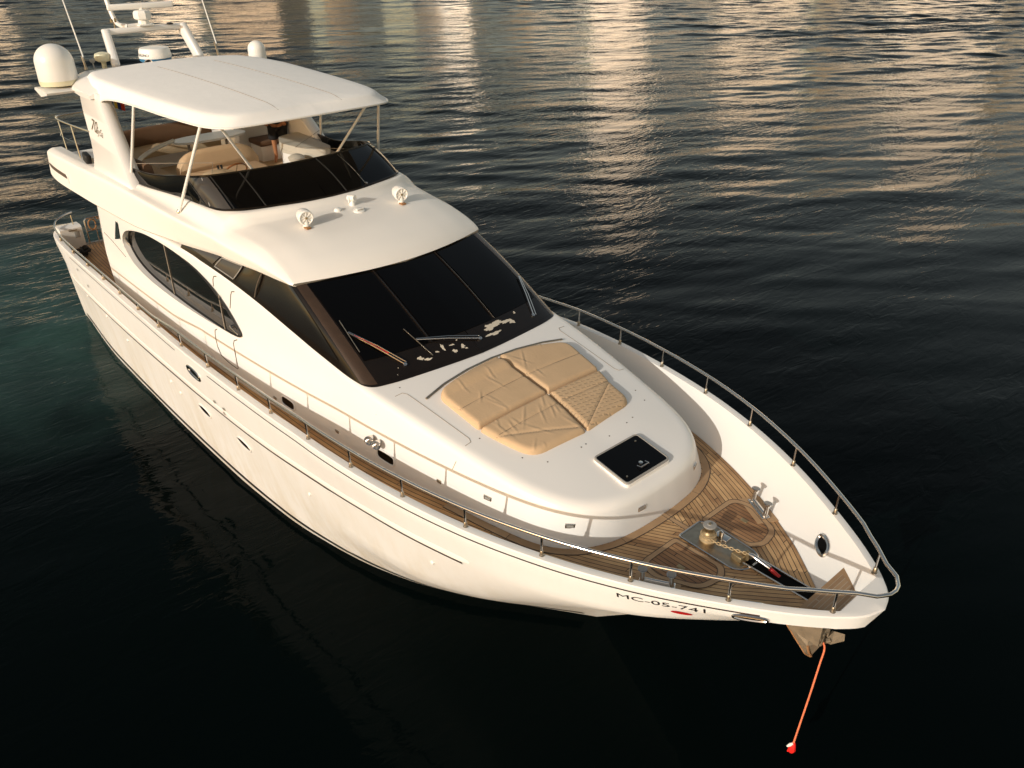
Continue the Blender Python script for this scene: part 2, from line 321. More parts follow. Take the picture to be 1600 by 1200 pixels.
# ------------------------------------------------------------------ water
def axis(core0, core1, step, far):
    a = list(np.arange(core0, core1+1e-6, step)); s = step; x = a[-1]
    while x < far: s *= 1.22; x += s; a.append(x)
    s = step; x = a[0]; pre = []
    while x > -far: s *= 1.22; x -= s; pre.append(x)
    return np.array(pre[::-1]+a)
def water():
    # local axes: u away from the moored yacht towards the far shore, v along the shore
    th = math.radians(138.3); e1 = np.array([math.cos(th), math.sin(th)]); e2 = np.array([math.sin(th), -math.cos(th)])
    U = axis(-24, 124, .21, 4200); Vv = axis(-72, 72, .32, 4200)
    u, v = np.meshgrid(U, Vv, indexing='ij'); z = np.zeros_like(u)
    r_ = np.random.default_rng(5)
    for k in range(120):
        lam = math.exp(r_.uniform(math.log(.75), math.log(6.5))); kk = 2*math.pi/lam
        dth = r_.normal(math.radians(-16), math.radians(15)); amp = .0028*lam**.8*r_.uniform(.4, 1.3)
        ph = kk*(u*math.cos(dth)+v*math.sin(dth))+r_.uniform(0, 6.283)
        z += amp*np.sin(ph+.35*np.sin(ph))
    patch = .7+.5*np.sin(u*.06+1.3*np.sin(v*.045+.6))*np.cos(v*.05+.8*np.sin(u*.03))
    fade = np.clip(1.15-np.maximum(np.abs(v)/260, np.abs(u-50)/260), 0, 1)
    near = np.interp(u, [-30, -4, 6, 25, 50, 90], [.12, .13, .27, .85, 1.2, 1.6])                    # the lee of the hull lies calmer
    z *= fade*patch*near
    org = np.array([0., -2.])
    X = org[0]+u*e1[0]+v*e2[0]; Y = org[1]+u*e1[1]+v*e2[1]
    nr, nc = u.shape; idx = np.arange(nr*nc).reshape(nr, nc)
    F = np.stack([idx[:-1, :-1], idx[:-1, 1:], idx[1:, 1:], idx[1:, :-1]], -1).reshape(-1, 4)
    me = bpy.data.meshes.new('water'); me.vertices.add(nr*nc); me.vertices.foreach_set('co', np.stack([X, Y, z], -1).ravel().astype(np.float32))
    me.loops.add(F.size); me.loops.foreach_set('vertex_index', F.ravel().astype(np.int32))
    me.polygons.add(len(F)); me.polygons.foreach_set('loop_start', (np.arange(len(F))*4).astype(np.int32)); me.polygons.foreach_set('loop_total', np.full(len(F), 4, np.int32))
    me.update(); me.polygons.foreach_set('use_smooth', [True]*len(F))
    if me.polygons[0].normal.z < 0: me.flip_normals()
    o = link('water', me, 'sea_water'); tag(o, kind='structure')
water()

# ------------------------------------------------------------------ far shore: quay and tower blocks (seen mirrored in the water)
SH = math.radians(138.3); SF = Vector((math.cos(SH), math.sin(SH), 0)); SR = Vector((math.sin(SH), -math.cos(SH), 0))
def shore(d, a): return Vector((11.7, -7.3, 0))+SF*d+SR*a
qb = MB(); qb.box(shore(520, 60), (420, 1500, 3.2), Matrix.Rotation(SH, 3, 'Z')); tag(qb.done('quay', 'quay_stone', smooth=False), kind='structure')
def tower(dist, px0, px1, h, mat, label, step=0):
    w0 = (px0-800)/1294/1.0977*dist; w1 = (px1-800)/1294/1.0977*dist
    c = shore(dist, (w0+w1)/2); w = w1-w0; root = empty('tower_block', (c.x, c.y, 1.4)); root.rotation_euler.z = SH-math.radians(random.uniform(12, 26))
    tag(root, label, 'tower block', 'tower blocks on the far shore')
    dp = 20; m = MB(); m.box((dp/2, 0, h/2), (dp, w, h)); m.done('wall', mat, root, smooth=False)
    m = MB(); m.box((dp/2, 0, h+.6), (dp+1.2, w+1.2, 1.2)); m.box((dp/2, w*.1, h+3.2), (dp*.4, w*.4, 4)); m.done('roof', 'concrete', root, smooth=False)
TW = [(365, -140, 20, 66, 'facade_cream', 'wide cream tower block at the far left end of the shore'),
      (375, 205, 312, 52, 'facade_cream', 'cream tower block left of the slim sand coloured tower'),
      (330, 318, 442, 62, 'facade_sand', 'slim sand coloured tower block on the far shore opposite the yacht mast'),
      (330, 926, 1012, 96, 'facade_white', 'tall white tower block on the far shore, alone between two open gaps'),
      (390, 640, 735, 44, 'facade_cream', 'low cream apartment block left of the tall white tower'),
      (340, 1128, 1260, 60, 'facade_cream', 'wide cream tower block right of the tall white tower'),
      (360, 1285, 1430, 64, 'facade_cream', 'broad cream tower block of middle height near the right end of the shore'),
      (330, 1452, 1560, 84, 'facade_white', 'second tallest white tower block, towards the right end of the shore'),
      (350, 1580, 1760, 70, 'facade_cream', 'broad cream tower block at the far right end of the shore'),
      (400, 40, 190, 40, 'facade_sand', 'low sand coloured block at the left end of the shore'),
      (420, 742, 905, 34, 'facade_sand', 'long low sand coloured block between the cream block and the tall white tower'),
      (430, 1018, 1122, 46, 'facade_sand', 'low sand coloured block right beside the tall white tower'),
      (410, 1432, 1450, 70, 'facade_white', 'very narrow white tower left of the tallest tower'),
      (380, 500, 560, 34, 'facade_sand', 'small sand coloured block left of the low cream block')]
for t_ in TW: tower(*t_)

# ================================================================== THE YACHT (x forward, y to port, z up, water at 0)
Y = empty('motor_yacht', (-.5, 0, 0))
tag(Y, 'large white motor yacht with black windscreens and teak decks, moored on dark water', 'yacht')
OFF = Vector((-.5, 0, 0))
class PB(MB):
    """part of the yacht: coordinates given in the world, stored relative to the yacht's base"""
    def done(s, name, mat, parent=None, **k):
        p = parent if parent is not None else Y
        o = build(name, [Vector(v)-OFF for v in s.V], s.F, mat, p, **k); return o

# ---- hull curves
gx = [-11.42, -11.26, -10.7, -9.2, -7, -4, -1, 2.18, 3.25, 4.3, 5.35, 6.38, 7.37, 8.3, 9.0, 9.3, 9.46, 9.52]
gy = [2.42, 2.56, 2.70, 2.78, 2.82, 2.87, 2.92, 2.91, 2.85, 2.72, 2.51, 2.19, 1.75, 1.20, .70, .42, .2, 0]
GY = pch(gx, gy)
GZ = pch([-11.3, -7, -3.7, -1.3, 1, 2.18, 5.35, 8.3, 9.6], [2.47, 2.53, 2.60, 2.72, 2.87, 2.97, 3.08, 3.16, 3.20])
KY = pch([-11.3, -10, -7, -3, 0, 2.5, 4, 5.3, 6.4, 7.4, 8.2, 8.75, 9.1, 9.32], [2.46, 2.68, 2.77, 2.80, 2.82, 2.75, 2.63, 2.39, 2.07, 1.61, 1.08, .66, .32, 0])
KZ = pch([-11.3, -7, -3, -.8, .6, 2.2, 3.6, 4.6, 5.4, 6.4, 7.4, 8.2, 8.75, 9.32], [1.62, 1.66, 1.78, 1.92, 2.05, 2.22, 2.36, 2.43, 2.47, 2.52, 2.61, 2.77, 2.90, 2.97])
MY = pch([-11.3, -8, -4, 0, 2, 3.5, 5, 6.2, 7.0, 7.6], [2.42, 2.66, 2.71, 2.64, 2.52, 2.38, 1.99, 1.20, .50, 0])
WY = pch([-11.3, -8, -5, -2, 0, 1.75, 2.9, 3.9, 4.8, 5.5], [2.34, 2.57, 2.60, 2.56, 2.44, 2.12, 1.72, 1.16, .5, 0])
XE = dict(G=9.52, P=9.44, K=9.32, M=7.6, W=5.5, B=4.8)
def lx(u, xe):
    x = -11.42+(9.52+11.42)*u; s = np.clip((x+1)/(10.52), 0, 1); return x-(9.52-xe)*s**1.6
us = np.concatenate([np.linspace(0, .03, 5)[:-1], np.linspace(.03, .80, 60)[:-1], np.linspace(.80, .985, 34)[:-1], 1-np.linspace(.015**.5, 0, 12)**2])
def lvl(u, fy, fz, xe): x = lx(u, xe); return np.stack([x, fy(x), fz(x)], -1)
Lk = lvl(us, lambda x: 0*x, lambda x: np.interp(x, [-11, 2, 5.0], [-.75, -.8, -.35]), 4.6)
Lb = lvl(us, lambda x: .9*WY(np.minimum(x+.7, 5.5)), lambda x: -.35+0*x, 4.8)
Lw = lvl(us, WY, lambda x: 0*x, 5.5)
Lm = lvl(us, MY, lambda x: np.interp(x, [-11, 0, 4, 7.45], [.95, 1.0, 1.2, 1.8]), 7.6)
Lk2 = lvl(us, KY, KZ, 9.32)
Lp = lvl(us, lambda x: GY(np.minimum(x*1.0+.02, 9.52))-.012*(x < 9.2), lambda x: GZ(x)-.17, 9.44)
Lg = lvl(us, GY, GZ, 9.52)
for L in (Lk, Lb, Lw, Lm, Lk2, Lp, Lg): L[-1, 1] = 0
def seg(a, b_, n, t0=False): return [a+(b_-a)*t for t in np.linspace(0, 1, n+1)[(0 if t0 else 1):]]
def bez(a, c, b_, n): return [(1-t)**2*a+2*t*(1-t)*c+t*t*b_ for t in np.linspace(0, 1, n+1)[1:]]
def hull_sections(sgn):
    rows = []
    for i in range(len(us)):
        pts = [Lk[i]]+seg(Lk[i], Lb[i], 1)+seg(Lb[i], Lw[i], 2)
        # smooth flare from waterline through the middle level to the knuckle
        w, m, k, p_ = Lw[i], Lm[i], Lk2[i], Lp[i]; x = k[0]; d = (k-p_)/max(np.linalg.norm(k-p_), 1e-6)
        ext = float(np.interp(x, [2.5, 4.8, 5.6, 6.4, 7.4, 8.0], [0, .30, .30, .20, .05, 0])); bl = float(np.interp(x, [2.5, 5], [0, 1]))
        cK = (k*.5+m*.5)*(1-bl)+(k+d*ext)*bl; c0 = 2*m-.5*(w+k); cW = (.25*w+.75*c0*.5+.375*m)*(1-bl)+(w*.45+m*.55)*bl
        if bl < 1e-6: pts += bez(w, c0, k, 10)
        else: pts += bez(w, w*.5+m*.5, m, 4)+bez(m, cK*.92+m*.08, k, 6)
        pts += seg(Lk2[i], Lp[i], 4)+seg(Lp[i], Lg[i], 2)
        rows.append([(p[0], -sgn*p[1], p[2]) for p in pts])
    return rows
R1 = hull_sections(1); R2 = hull_sections(-1)
hm = PB(); hm.grid([a[::-1]+b_[1:] for a, b_ in zip(R1, R2)])
hm.F.append(tuple(i for i, p in enumerate(R1[0][::-1]+R2[0][1:]) if p[2] < 2.0)[::-1])
hull = hm.done('hull', 'hull_gelcoat', sharp=40)
HB = BVHTree.FromPolygons([Vector(v) for v in hm.V], hm.F)
def hull_pt(x, z, off=.004, side=-1):
    h, n, _, _ = HB.ray_cast(Vector((x, side*6, z)), Vector((0, -side, 0)))
    if h is None: h = Vector((x, 0, z)); n = Vector((0, side, 0))
    if n.y*side < 0: n = -n
    return h+n*off
def path_at(x, f): return f(x)
# gunwale cap and bulwark lining
def capx(x): return np.where(x > 8.0, 8.0+(x-8.0)*.80, x)
DZ = pch([-11.3, -7, -2, 2, 5.5, 8, 9.4], [2.02, 2.06, 2.18, 2.36, 2.58, 2.66, 2.70])
def inner(i):
    g = Lg[i]; t = us[i]; x = g[0]
    w = .125
    xc = float(capx(x)); xc = max(xc, -11.3); yc = max(float(GY(xc))-w, 0) if t < 1 else 0
    c = np.array([xc, yc, g[2]+.012])
    xd = float(np.where(x > 7.5, 7.5+(x-7.5)*.74, xc))
    tot = float(np.interp(xd, [-11, 1, 3.5, 5.5, 7, 8.06, 8.7, 9.5], [.255, .275, .36, .45, .53, .60, .72, .80])); yd = max(float(GY(xd))-tot, 0) if t < 1 else 0
    return c, np.array([xd, yd, float(DZ(xd))])
def cap_rows(sgn):
    rows = []
    for i in range(len(us)):
        g = Lg[i]; c, d = inner(i)
        a0 = g+np.array([0, 0, 0]); a1 = g*.90+c*.10+np.array([0, 0, .012]); a2 = g*.5+c*.5+np.array([0, 0, .013])
        lip = c*.94+d*.06
        pts = [a0, a1, a2, c]+seg(c, d, 6)+[d+np.array([0, 0, -.08])]
        rows.append([(p[0], -sgn*p[1], p[2]) for p in pts])
    return rows
cm = PB(); cm.grid(cap_rows(1)); cm.grid(cap_rows(-1))
BK = cm.done('bulwark', 'gelcoat', sharp=24); BKB = BVHTree.FromPolygons([Vector(v) for v in cm.V], cm.F)
# deck with planking that follows the rail
dx = np.array([inner(i)[1][0] for i in range(len(us))]); dy = np.array([inner(i)[1][1] for i in range(len(us))])
def deck_strip(x0, x1, name, mat, f_in=None):
    m = PB(); uv = []; xs = np.linspace(x0, x1, int(abs(x1-x0)/.08)+2); o_ = np.argsort(dx); dxs, dys = dx[o_], dy[o_]
    for sg in (-1, 1):
        rows = []; 
        for x in xs:
            yd = float(np.interp(x, dxs, dys)); sl_ = (np.interp(x+.05, dxs, dys)-np.interp(x-.05, dxs, dys))/.1; co = 1/math.sqrt(1+sl_*sl_)
            z = float(DZ(x)); r = []
            for k in range(13):
                y = yd*(1-k/12); r.append((x, sg*y, z+.025*(1-(y/3)**2))); uv.append((x, (yd-y)*co+(.028 if sg > 0 else .0)+3*(sg > 0)))
            rows.append(r)
        m.grid(rows)
    return m.done(name, mat, uv=uv)
deck_strip(5.2, 9.0, 'foredeck', 'teak'); deck_strip(-11.0, 5.2, 'side_deck', 'teak_side')

# strips on the hull: pinstripe, boot top, rub rail
def hull_strip(name, mat, xs, zf, h, off=.005, parent=None):
    for sd in (-1, 1):
        m = PB(); m.grid([[hull_pt(x, zf(x)+h*k, off, sd) for k in (-.5, 0, .5)] for x in xs]); m.done(name, mat, parent or hull)
hull_strip('pinstripe', 'pinstripe', np.linspace(-1.25, 8.62, 110), lambda x: float(GZ(x))-float(np.interp(x, [3, 6, 8.5], [.105, .085, .08])), .019)
hull_strip('pinstripe', 'pinstripe', np.linspace(-9.4, -2.75, 50), lambda x: float(GZ(x))-.11, .019)
hull_strip('boot_stripe', 'boot', np.linspace(-11.1, 5.4, 160), lambda x: .15, .085)
for sd in (-1, 1):
    m = PB(); xs = np.linspace(-11.0, 5.35, 110); rows = []
    for q, x in enumerate(xs):
        p = hull_pt(x, float(KZ(x)), 0, sd); e = min(1, (5.4-x)/.25+.15)
        prof = [(-.005, .085), (.009, .070), (.015, .045), (.015, -.02), (.011, -.042), (-.005, -.05)]
        rows.append([p+Vector((0, sd*a*e, b_*e)) for a, b_ in prof])
    m.grid(rows, cap0=True, cap1=True); rr_ = m.done('rub_rail', 'gelcoat', hull, sharp=50)
    m = PB(); m.grid([[hull_pt(x, float(KZ(x))-.108, .006, sd), hull_pt(x, float(KZ(x))-.05, .010, sd)] for x in np.linspace(-11, 5.2, 110)]); m.done('rub_rail_joint', 'pinstripe', hull)
def oval_on_hull(name, x, z, a, b_, mat, rot=0, off=.006, ring=None, sd=-1, parent=None, rect=1.0):
    m = PB(); n = 28; P = []
    for k in range(n):
        t = 2*math.pi*k/n; c, s = math.cos(t), math.sin(t)
        u = a*math.copysign(abs(c)**rect, c); w = b_*math.copysign(abs(s)**rect, s)
        P.append((x+u*math.cos(rot)-w*math.sin(rot), z+u*math.sin(rot)+w*math.cos(rot)))
    V = [hull_pt(p[0], p[1], off, sd) for p in P]; c = hull_pt(x, z, off, sd)
    m.add(V+[c], [(k, (k+1) % n, n) for k in range(n)])
    o = m.done(name, mat, parent or hull)
    if ring:
        r = PB(); r.tube(V, ring[0], 8, closed=True); r.done('rim', ring[1], o if not parent else parent)
    return o
for x, z in ((-2.0, 2.35),): oval_on_hull('porthole', x, z, .27, .10, 'black_glass', ring=(.022, 'steel'), rect=.75)
for x, z in ((-2.25, 1.36), (-.62, 1.42)): oval_on_hull('porthole', x, z, .26, .095, 'black_glass', ring=(.015, 'gelcoat'), rect=.9)
for x, z in ((-8.9, 2.22), (-8.35, 1.98), (-1.35, 2.02), (-.95, 2.05), (-1.0, 1.93)): oval_on_hull('vent_cap', x, z, .045, .035, 'grey_plastic', off=.02)
for x, z in ((-7.6, 1.45), (-6.4, 1.28), (-3.9, 1.3), (-3.5, 1.2), (1.6, 1.55), (4.55, 1.95), (-9.0, 1.5)):
    p = hull_pt(x, z, 0); q = PB(); q.lathe([(.036, -.01), (.036, .010), (.026, .02), (0, .023)], p, (0, -1, .1), 14); q.done('drain_cover', 'white_paint', hull)
# registration on the bow
V, F = text_mesh('MC-05-741', .22, 0, 0)
xs_ = [v.x for v in V]; wid = max(xs_)
m = PB(); m.add([hull_pt(7.26+v.x/wid*.88, 2.90+.065*v.x/wid+v.y*.46, .006) for v in V], F); m.done('registration_lettering', 'letter_black', hull, smooth=False)
oval_on_hull('red_emblem', 7.90, 2.855, .10, .03, 'red_paint', rect=1.0)
# fairleads, outside and inside of the bow bulwark
for sd in (-1, 1):
    oval_on_hull('fairlead', 8.54, 3.03, .15, .032, 'black_hole', ring=(.02, 'steel'), sd=sd, off=.01, rot=.05, rect=.8)
    m = PB(); V = []
    for k in range(26):
        t = 2*math.pi*k/26; c_, s_ = math.cos(t), math.sin(t); x = 8.40+.105*math.copysign(abs(c_)**.8, c_); z = 2.93+.062*math.copysign(abs(s_)**.8, s_)
        h, n, _, _ = BKB.ray_cast(Vector((x, 0, z)), Vector((0, sd, 0))); V.append(h+Vector((-.004, -sd*.012, .006)))
    m.add(V+[sum(V, Vector())/26], [(k, (k+1) % 26, 26) for k in range(26)]); o = m.done('inner_fairlead', 'black_hole', BK)
    m = PB(); m.tube(V, .024, 8, closed=True); m.done('rim', 'steel', o)

# ---- deckhouse
HB_ = [(-7.4, 2.40), (-5, 2.38), (-3, 2.36), (-1.7, 2.33), (-.6, 2.29), (.4, 2.23), (1.3, 2.15), (2.5, 2.05), (3.4, 1.97), (4.4, 1.86), (5.25, 1.74), (5.80, 1.60), (6.18, 1.33), (6.40, .92), (6.48, .46), (6.50, 0)]
HS_ = [(-7.4, 2.37, 4.2), (-5, 2.34, 4.22), (-3, 2.24, 4.25), (-1.7, 2.17, 4.19), (-.6, 2.11, 4.06), (.4, 2.06, 3.89), (1.3, 2.03, 3.74), (2.4, 1.985, 3.62), (3.4, 1.875, 3.52), (4.4, 1.725, 3.40), (5.25, 1.56, 3.295), (5.77, 1.38, 3.235), (6.12, 1.12, 3.19), (6.31, .77, 3.165), (6.385, .39, 3.15), (6.40, 0, 3.145)]
kk = np.arange(len(HB_)); t_ = np.concatenate([np.linspace(0, 9, 64)[:-1], np.linspace(9, 15, 44)])
def catm(P, t):
    path = cr_path(P, 20); return np.array([path[int(round(q*20))] if abs(q*20-round(q*20)) < 1e-9 else (np.array(path[int(q*20)])*(1-(q*20-int(q*20)))+np.array(path[min(int(q*20)+1, len(path)-1)])*(q*20-int(q*20))) for q in t])
HBt = catm([(*p,) for p in HB_], t_); HSt = catm(HS_, t_)
SPX = 5.0
def house_rows(sgn):
    rows = []
    for b2, s3 in zip(HBt, HSt):
        B = np.array([b2[0], b2[1], float(DZ(b2[0]))-.03]); S = s3
        tx = min(S[0], SPX); T = np.array([tx, 0, np.interp(tx, [p[0] for p in HS_][::1], [p[2] for p in HS_])+.06])
        r = np.interp(S[0], [1, 3, 5, 6.2], [.07, .11, .13, .12])
        d1 = (B-S)/np.linalg.norm(B-S); dt = T-S; d2 = dt/np.linalg.norm(dt)
        A = S+d1*r; C = S+d2*r*1.35
        pts = [B]+seg(B, A, 7)+bez(A, S, C, 6)
        if S[0] < -6.7:
            for p in pts[1:8]: p[0] -= .22*(-6.7-S[0])/.7*math.sin(math.pi*(p[2]-B[2])/(S[2]-B[2]))
        for q in np.linspace(0, 1, 8)[1:]:
            p = C+(T-C)*q; p = p.copy(); p[2] += .018*math.sin(math.pi*q); pts.append(p)
        rows.append([(p[0], -sgn*p[1], p[2]) for p in pts])
    return rows
hm = PB(); a = house_rows(1); b = house_rows(-1)
hm.grid([x+y[::-1][1:] for x, y in zip(a, b)]); hm.F.append(tuple(range(len(a[0])*2-1)))
house = hm.done('deckhouse', 'gelcoat', sharp=50)
# saloon window recess (starboard and port) cut into the deckhouse side
ALM = [(-6.22, 3.56), (-6.0, 3.83), (-5.5, 4.0), (-4.7, 4.12), (-3.7, 4.12), (-2.75, 4.03), (-2.1, 3.88), (-1.6, 3.66), (-1.25, 3.42), (-1.08, 3.22), (-1.55, 3.12), (-2.5, 3.06), (-3.6, 3.03), (-4.6, 3.05), (-5.4, 3.12), (-5.95, 3.28)]
alm = [(float(p[0]), float(p[1])) for p in cr_path([(*q, 0) for q in ALM], 5, closed=True)]
def cutter(sd):
    bm = bmesh.new(); n = len(alm)
    lo = [bm.verts.new((x+.5, sd*2.235, z)) for x, z in alm]; hi = [bm.verts.new((x+.5, sd*2.7, z)) for x, z in alm]
    bm.faces.new(lo[::-1]); bm.faces.new(hi)
    for i in range(n): bm.faces.new((lo[i], lo[(i+1) % n], hi[(i+1) % n], hi[i]))
    bmesh.ops.recalc_face_normals(bm, faces=bm.faces)
    me = bpy.data.meshes.new('cutter'); bm.to_mesh(me); bm.free()
    o = bpy.data.objects.new('cutter', me); COL.objects.link(o); o.parent = Y; return o
for sd in (-1, 1):
    c = cutter(sd); md = house.modifiers.new('cut', 'BOOLEAN'); md.object = c; md.operation = 'DIFFERENCE'; md.solver = 'EXACT'
    bpy.context.view_layer.update()
    me = bpy.data.meshes.new_from_object(house.evaluated_get(bpy.context.evaluated_depsgraph_get()))
    house.modifiers.clear(); old = house.data; house.data = me; bpy.data.meshes.remove(old); bpy.data.objects.remove(c)
house.data.polygons.foreach_set('use_smooth', [True]*len(house.data.polygons)); house.data.set_sharp_from_angle(angle=math.radians(38))
HHB = BVHTree.FromObject(house, bpy.context.evaluated_depsgraph_get())
def house_pt(x, z, off=.004, sd=-1):
    h, n, _, _ = HHB.ray_cast(Vector((x, sd*4, z))-OFF, Vector((0, -sd, 0)))
    return h+OFF+Vector((0, sd*off, 0))
def roof_pt(x, y, off=.004):
    h, n, _, _ = HHB.ray_cast(Vector((x, y, 4.0))-OFF, Vector((0, 0, -1)))
    return h+OFF+Vector((0, 0, off))
for sd in (-1, 1):
    w = PB(); cx = sum(p[0] for p in alm)/len(alm); cz = sum(p[1] for p in alm)/len(alm)
    w.add([(cx+(x-cx)*.995, sd*2.24, cz+(z-cz)*.99) for x, z in alm], [tuple(range(len(alm)))])
    sw = w.done('saloon_window', 'side_glass', smooth=False)
    f = PB(); f.tube([(cx+(x-cx)*.99, sd*2.246, cz+(z-cz)*.985) for x, z in alm], .016, 6, closed=True); f.done('window_frame', 'black_rubber', sw)
    for x in (-4.05, -1.75):
        lo = min(z for xx, z in alm if abs(xx-x) < .2); hi = max(z for xx, z in alm if abs(xx-x) < .2)
        f = PB(); f.box((x, sd*2.25, (lo+hi)/2), (.022, .012, hi-lo)); f.done('window_mullion', 'seam', sw)
# glazed greenhouse: painted mask with flush panes
GB = [(-3.25, 2.215, 4.245), (-1.7, 2.165, 4.185), (-.6, 2.10, 4.055), (.4, 2.045, 3.885), (1.3, 2.0, 3.735), (2.08, 1.965, 3.645), (2.42, 1.88, 3.635), (2.55, 1.62, 3.645), (2.64, 1.15, 3.655), (2.72, .5, 3.668), (2.75, 0, 3.672)]
GT = [(-3.25, 2.10, 4.34), (-1.8, 2.04, 4.46), (-.9, 1.97, 4.54), (-.3, 1.94, 4.585), (.1, 1.91, 4.60), (.32, 1.87, 4.60), (.42, 1.78, 4.60), (.52, 1.55, 4.60), (.64, 1.1, 4.60), (.76, .5, 4.60), (.80, 0, 4.60)]
GBc = cr_path(GB, 10); GTc = cr_path(GT, 10)
def gpt(k, v, off=0.0, sd=-1):
    """point on the greenhouse: k along (0 aft .. 10 centre), v up, off outward"""
    i = min(max(k*10, 0), len(GBc)-1.001); j = int(i); f = i-j
    def P(kx, vx):
        i = min(max(kx*10, 0), len(GBc)-1.001); j = int(i); f = i-j
        b_ = GBc[j]*(1-f)+GBc[j+1]*f; t = GTc[j]*(1-f)+GTc[j+1]*f
        p = b_+(t-b_)*vx; bulge = .035*math.sin(math.pi*min(max(vx, 0), 1)); return p+np.array([bulge*.5, bulge*.3, bulge])
    p = P(k, v)
    if off:
        e = 1e-3; a = P(min(k+e, 10), v)-P(k-e, v); c = P(k, v+e)-P(k, v-e); n = np.cross(a, c); n /= np.linalg.norm(n)
        if n[2] < 0: n = -n
        p = p+n*off
    return np.array([p[0], p[1]*(-sd)*-1, p[2]])
gm = PB()
ks = np.linspace(0, 10, 101); vs = np.linspace(-.02, 1.04, 10)
for sd in (-1, 1): gm.grid([[gpt(k, v, 0, sd) for v in vs] for k in ks])
gh = gm.done('windscreen_surround', 'mask_paint', sharp=60)
def pane(name, quad, mat, off=.012, sd=-1, n=14, r=0):
    """quad: (k,v) corners counter-clockwise; a pane flush on the greenhouse"""
    m = PB(); rows = []
    q = [np.array(c, float) for c in quad]
    for a in np.linspace(0, 1, n+1):
        rows.append([gpt(*((1-a)*((1-b_)*q[0]+b_*q[3])+a*((1-b_)*q[1]+b_*q[2])), off, sd) for b_ in np.linspace(0, 1, 9)])
    m.grid(rows); o = m.done(name, mat, gh, sharp=60); return o
for sd in (-1, 1):
    # black lower mask of the front screen
    pane('lower_mask', [(6.3, .01), (10, .01), (10, .24), (6.55, .24)], 'mask_paint', .005, sd)
    pane('pillar', [(6.52, .0), (5.55, .0), (5.5, 1.03), (6.48, 1.03)], 'pillar_paint_sunlit', .007, sd)
    pane('side_pane', [(4.9, .14), (2.12, .16), (2.85, .96), (4.9, .98)], 'side_glass', .010, sd)
    pane('side_pane', [(2.0, .16), (1.5, .16), (1.9, .94), (2.70, .96)], 'side_glass', .010, sd)
    L = [(1.40, .18), (.87, .20), (1.05, .86), (1.76, .88)]
    p = pane('door_pane', L, 'smoked_panel', .014, sd)
    q = PB(); pts = []
    for a, b_ in zip(L, L[1:]+L[:1]): pts += [gpt(a[0]+(b_[0]-a[0])*t, a[1]+(b_[1]-a[1])*t, .02, sd) for t in np.linspace(0, 1, 8)[:-1]]
    q.tube(pts, .010, 6, closed=True); q.done('pane_frame', 'grey_plastic', p)
    pane('side_pane', [(.80, .22), (.25, .45), (.35, .75), (.98, .90)], 'smoked_panel', .010, sd)
    m = PB(); p0_, p1_ = gpt(2.06, .10, .02, sd), gpt(2.75, .97, .02, sd); m.tube([p0_+(p1_-p0_)*t+np.array([0, sd*.02, .01])*math.sin(math.pi*t) for t in np.linspace(0, 1, 6)], .012, 6); m.done('side_mullion', 'seam_dark', gh)
    pane('windscreen_pane', [(6.62, .20), (8.72, .20), (8.72, .985), (6.55, .985)], 'black_glass', .013, sd)
m = PB(); rows = []
for k, sd in [(k, -1) for k in np.linspace(8.86, 10, 8)]+[(k, 1) for k in np.linspace(10, 8.86, 8)[1:]]: rows.append([gpt(k, v, .013, sd) for v in np.linspace(.20, .985, 9)])
m.grid(rows); m.done('windscreen_pane', 'black_glass', gh, sharp=60)
for sd in (-1, 1):
    m = PB(); m.tube([gpt(8.79, v, .008, sd) for v in np.linspace(.2, .98, 8)], .016, 6); m.done('windscreen_mullion', 'mask_paint', gh)
# peeling paint below the screen
r2 = np.random.default_rng(3)
def blob(k, v, a, b_, name='peeled_paint_patch'):
    m = PB(); n = 44; P = []; ph = r2.uniform(0, 6.28, 6)
    for t in range(n):
        an = 2*math.pi*t/n; s_ = .78+sum(.16/(1+.4*q)*math.sin((q+2)*an*1.0+ph[q]) for q in range(6))+r2.uniform(-.14, .14)
        kk_, vv_ = k+a*s_*math.cos(an), v+b_*s_*math.sin(an); sd = -1
        if kk_ > 10: kk_, sd = 20-kk_, 1
        P.append(gpt(kk_, vv_, .010, sd))
    kk_, sd = (20-k, 1) if k > 10 else (k, -1)
    m.add(P+[gpt(kk_, v, .010, sd)], [(i, (i+1) % n, n) for i in range(n)]); m.done(name, 'peeled_patch', gh, smooth=False)
blob(11.0, .150, .40, .034); blob(11.45, .135, .20, .018); blob(11.62, .115, .10, .03); blob(10.85, .085, .40, .014); blob(11.9, .17, .05, .012)
for k, v, a, b_ in ((8.3, .10, .09, .018), (8.45, .075, .12, .012), (8.95, .13, .06, .03), (9.2, .07, .08, .022), (9.25, .125, .10, .008), (9.55, .085, .10, .02), (9.62, .06, .05, .01), (8.75, .11, .05, .01), (9.5, .15, .04, .006), (7.6, .08, .012, .006), (7.45, .03, .012, .005)): blob(k, v, a, b_)
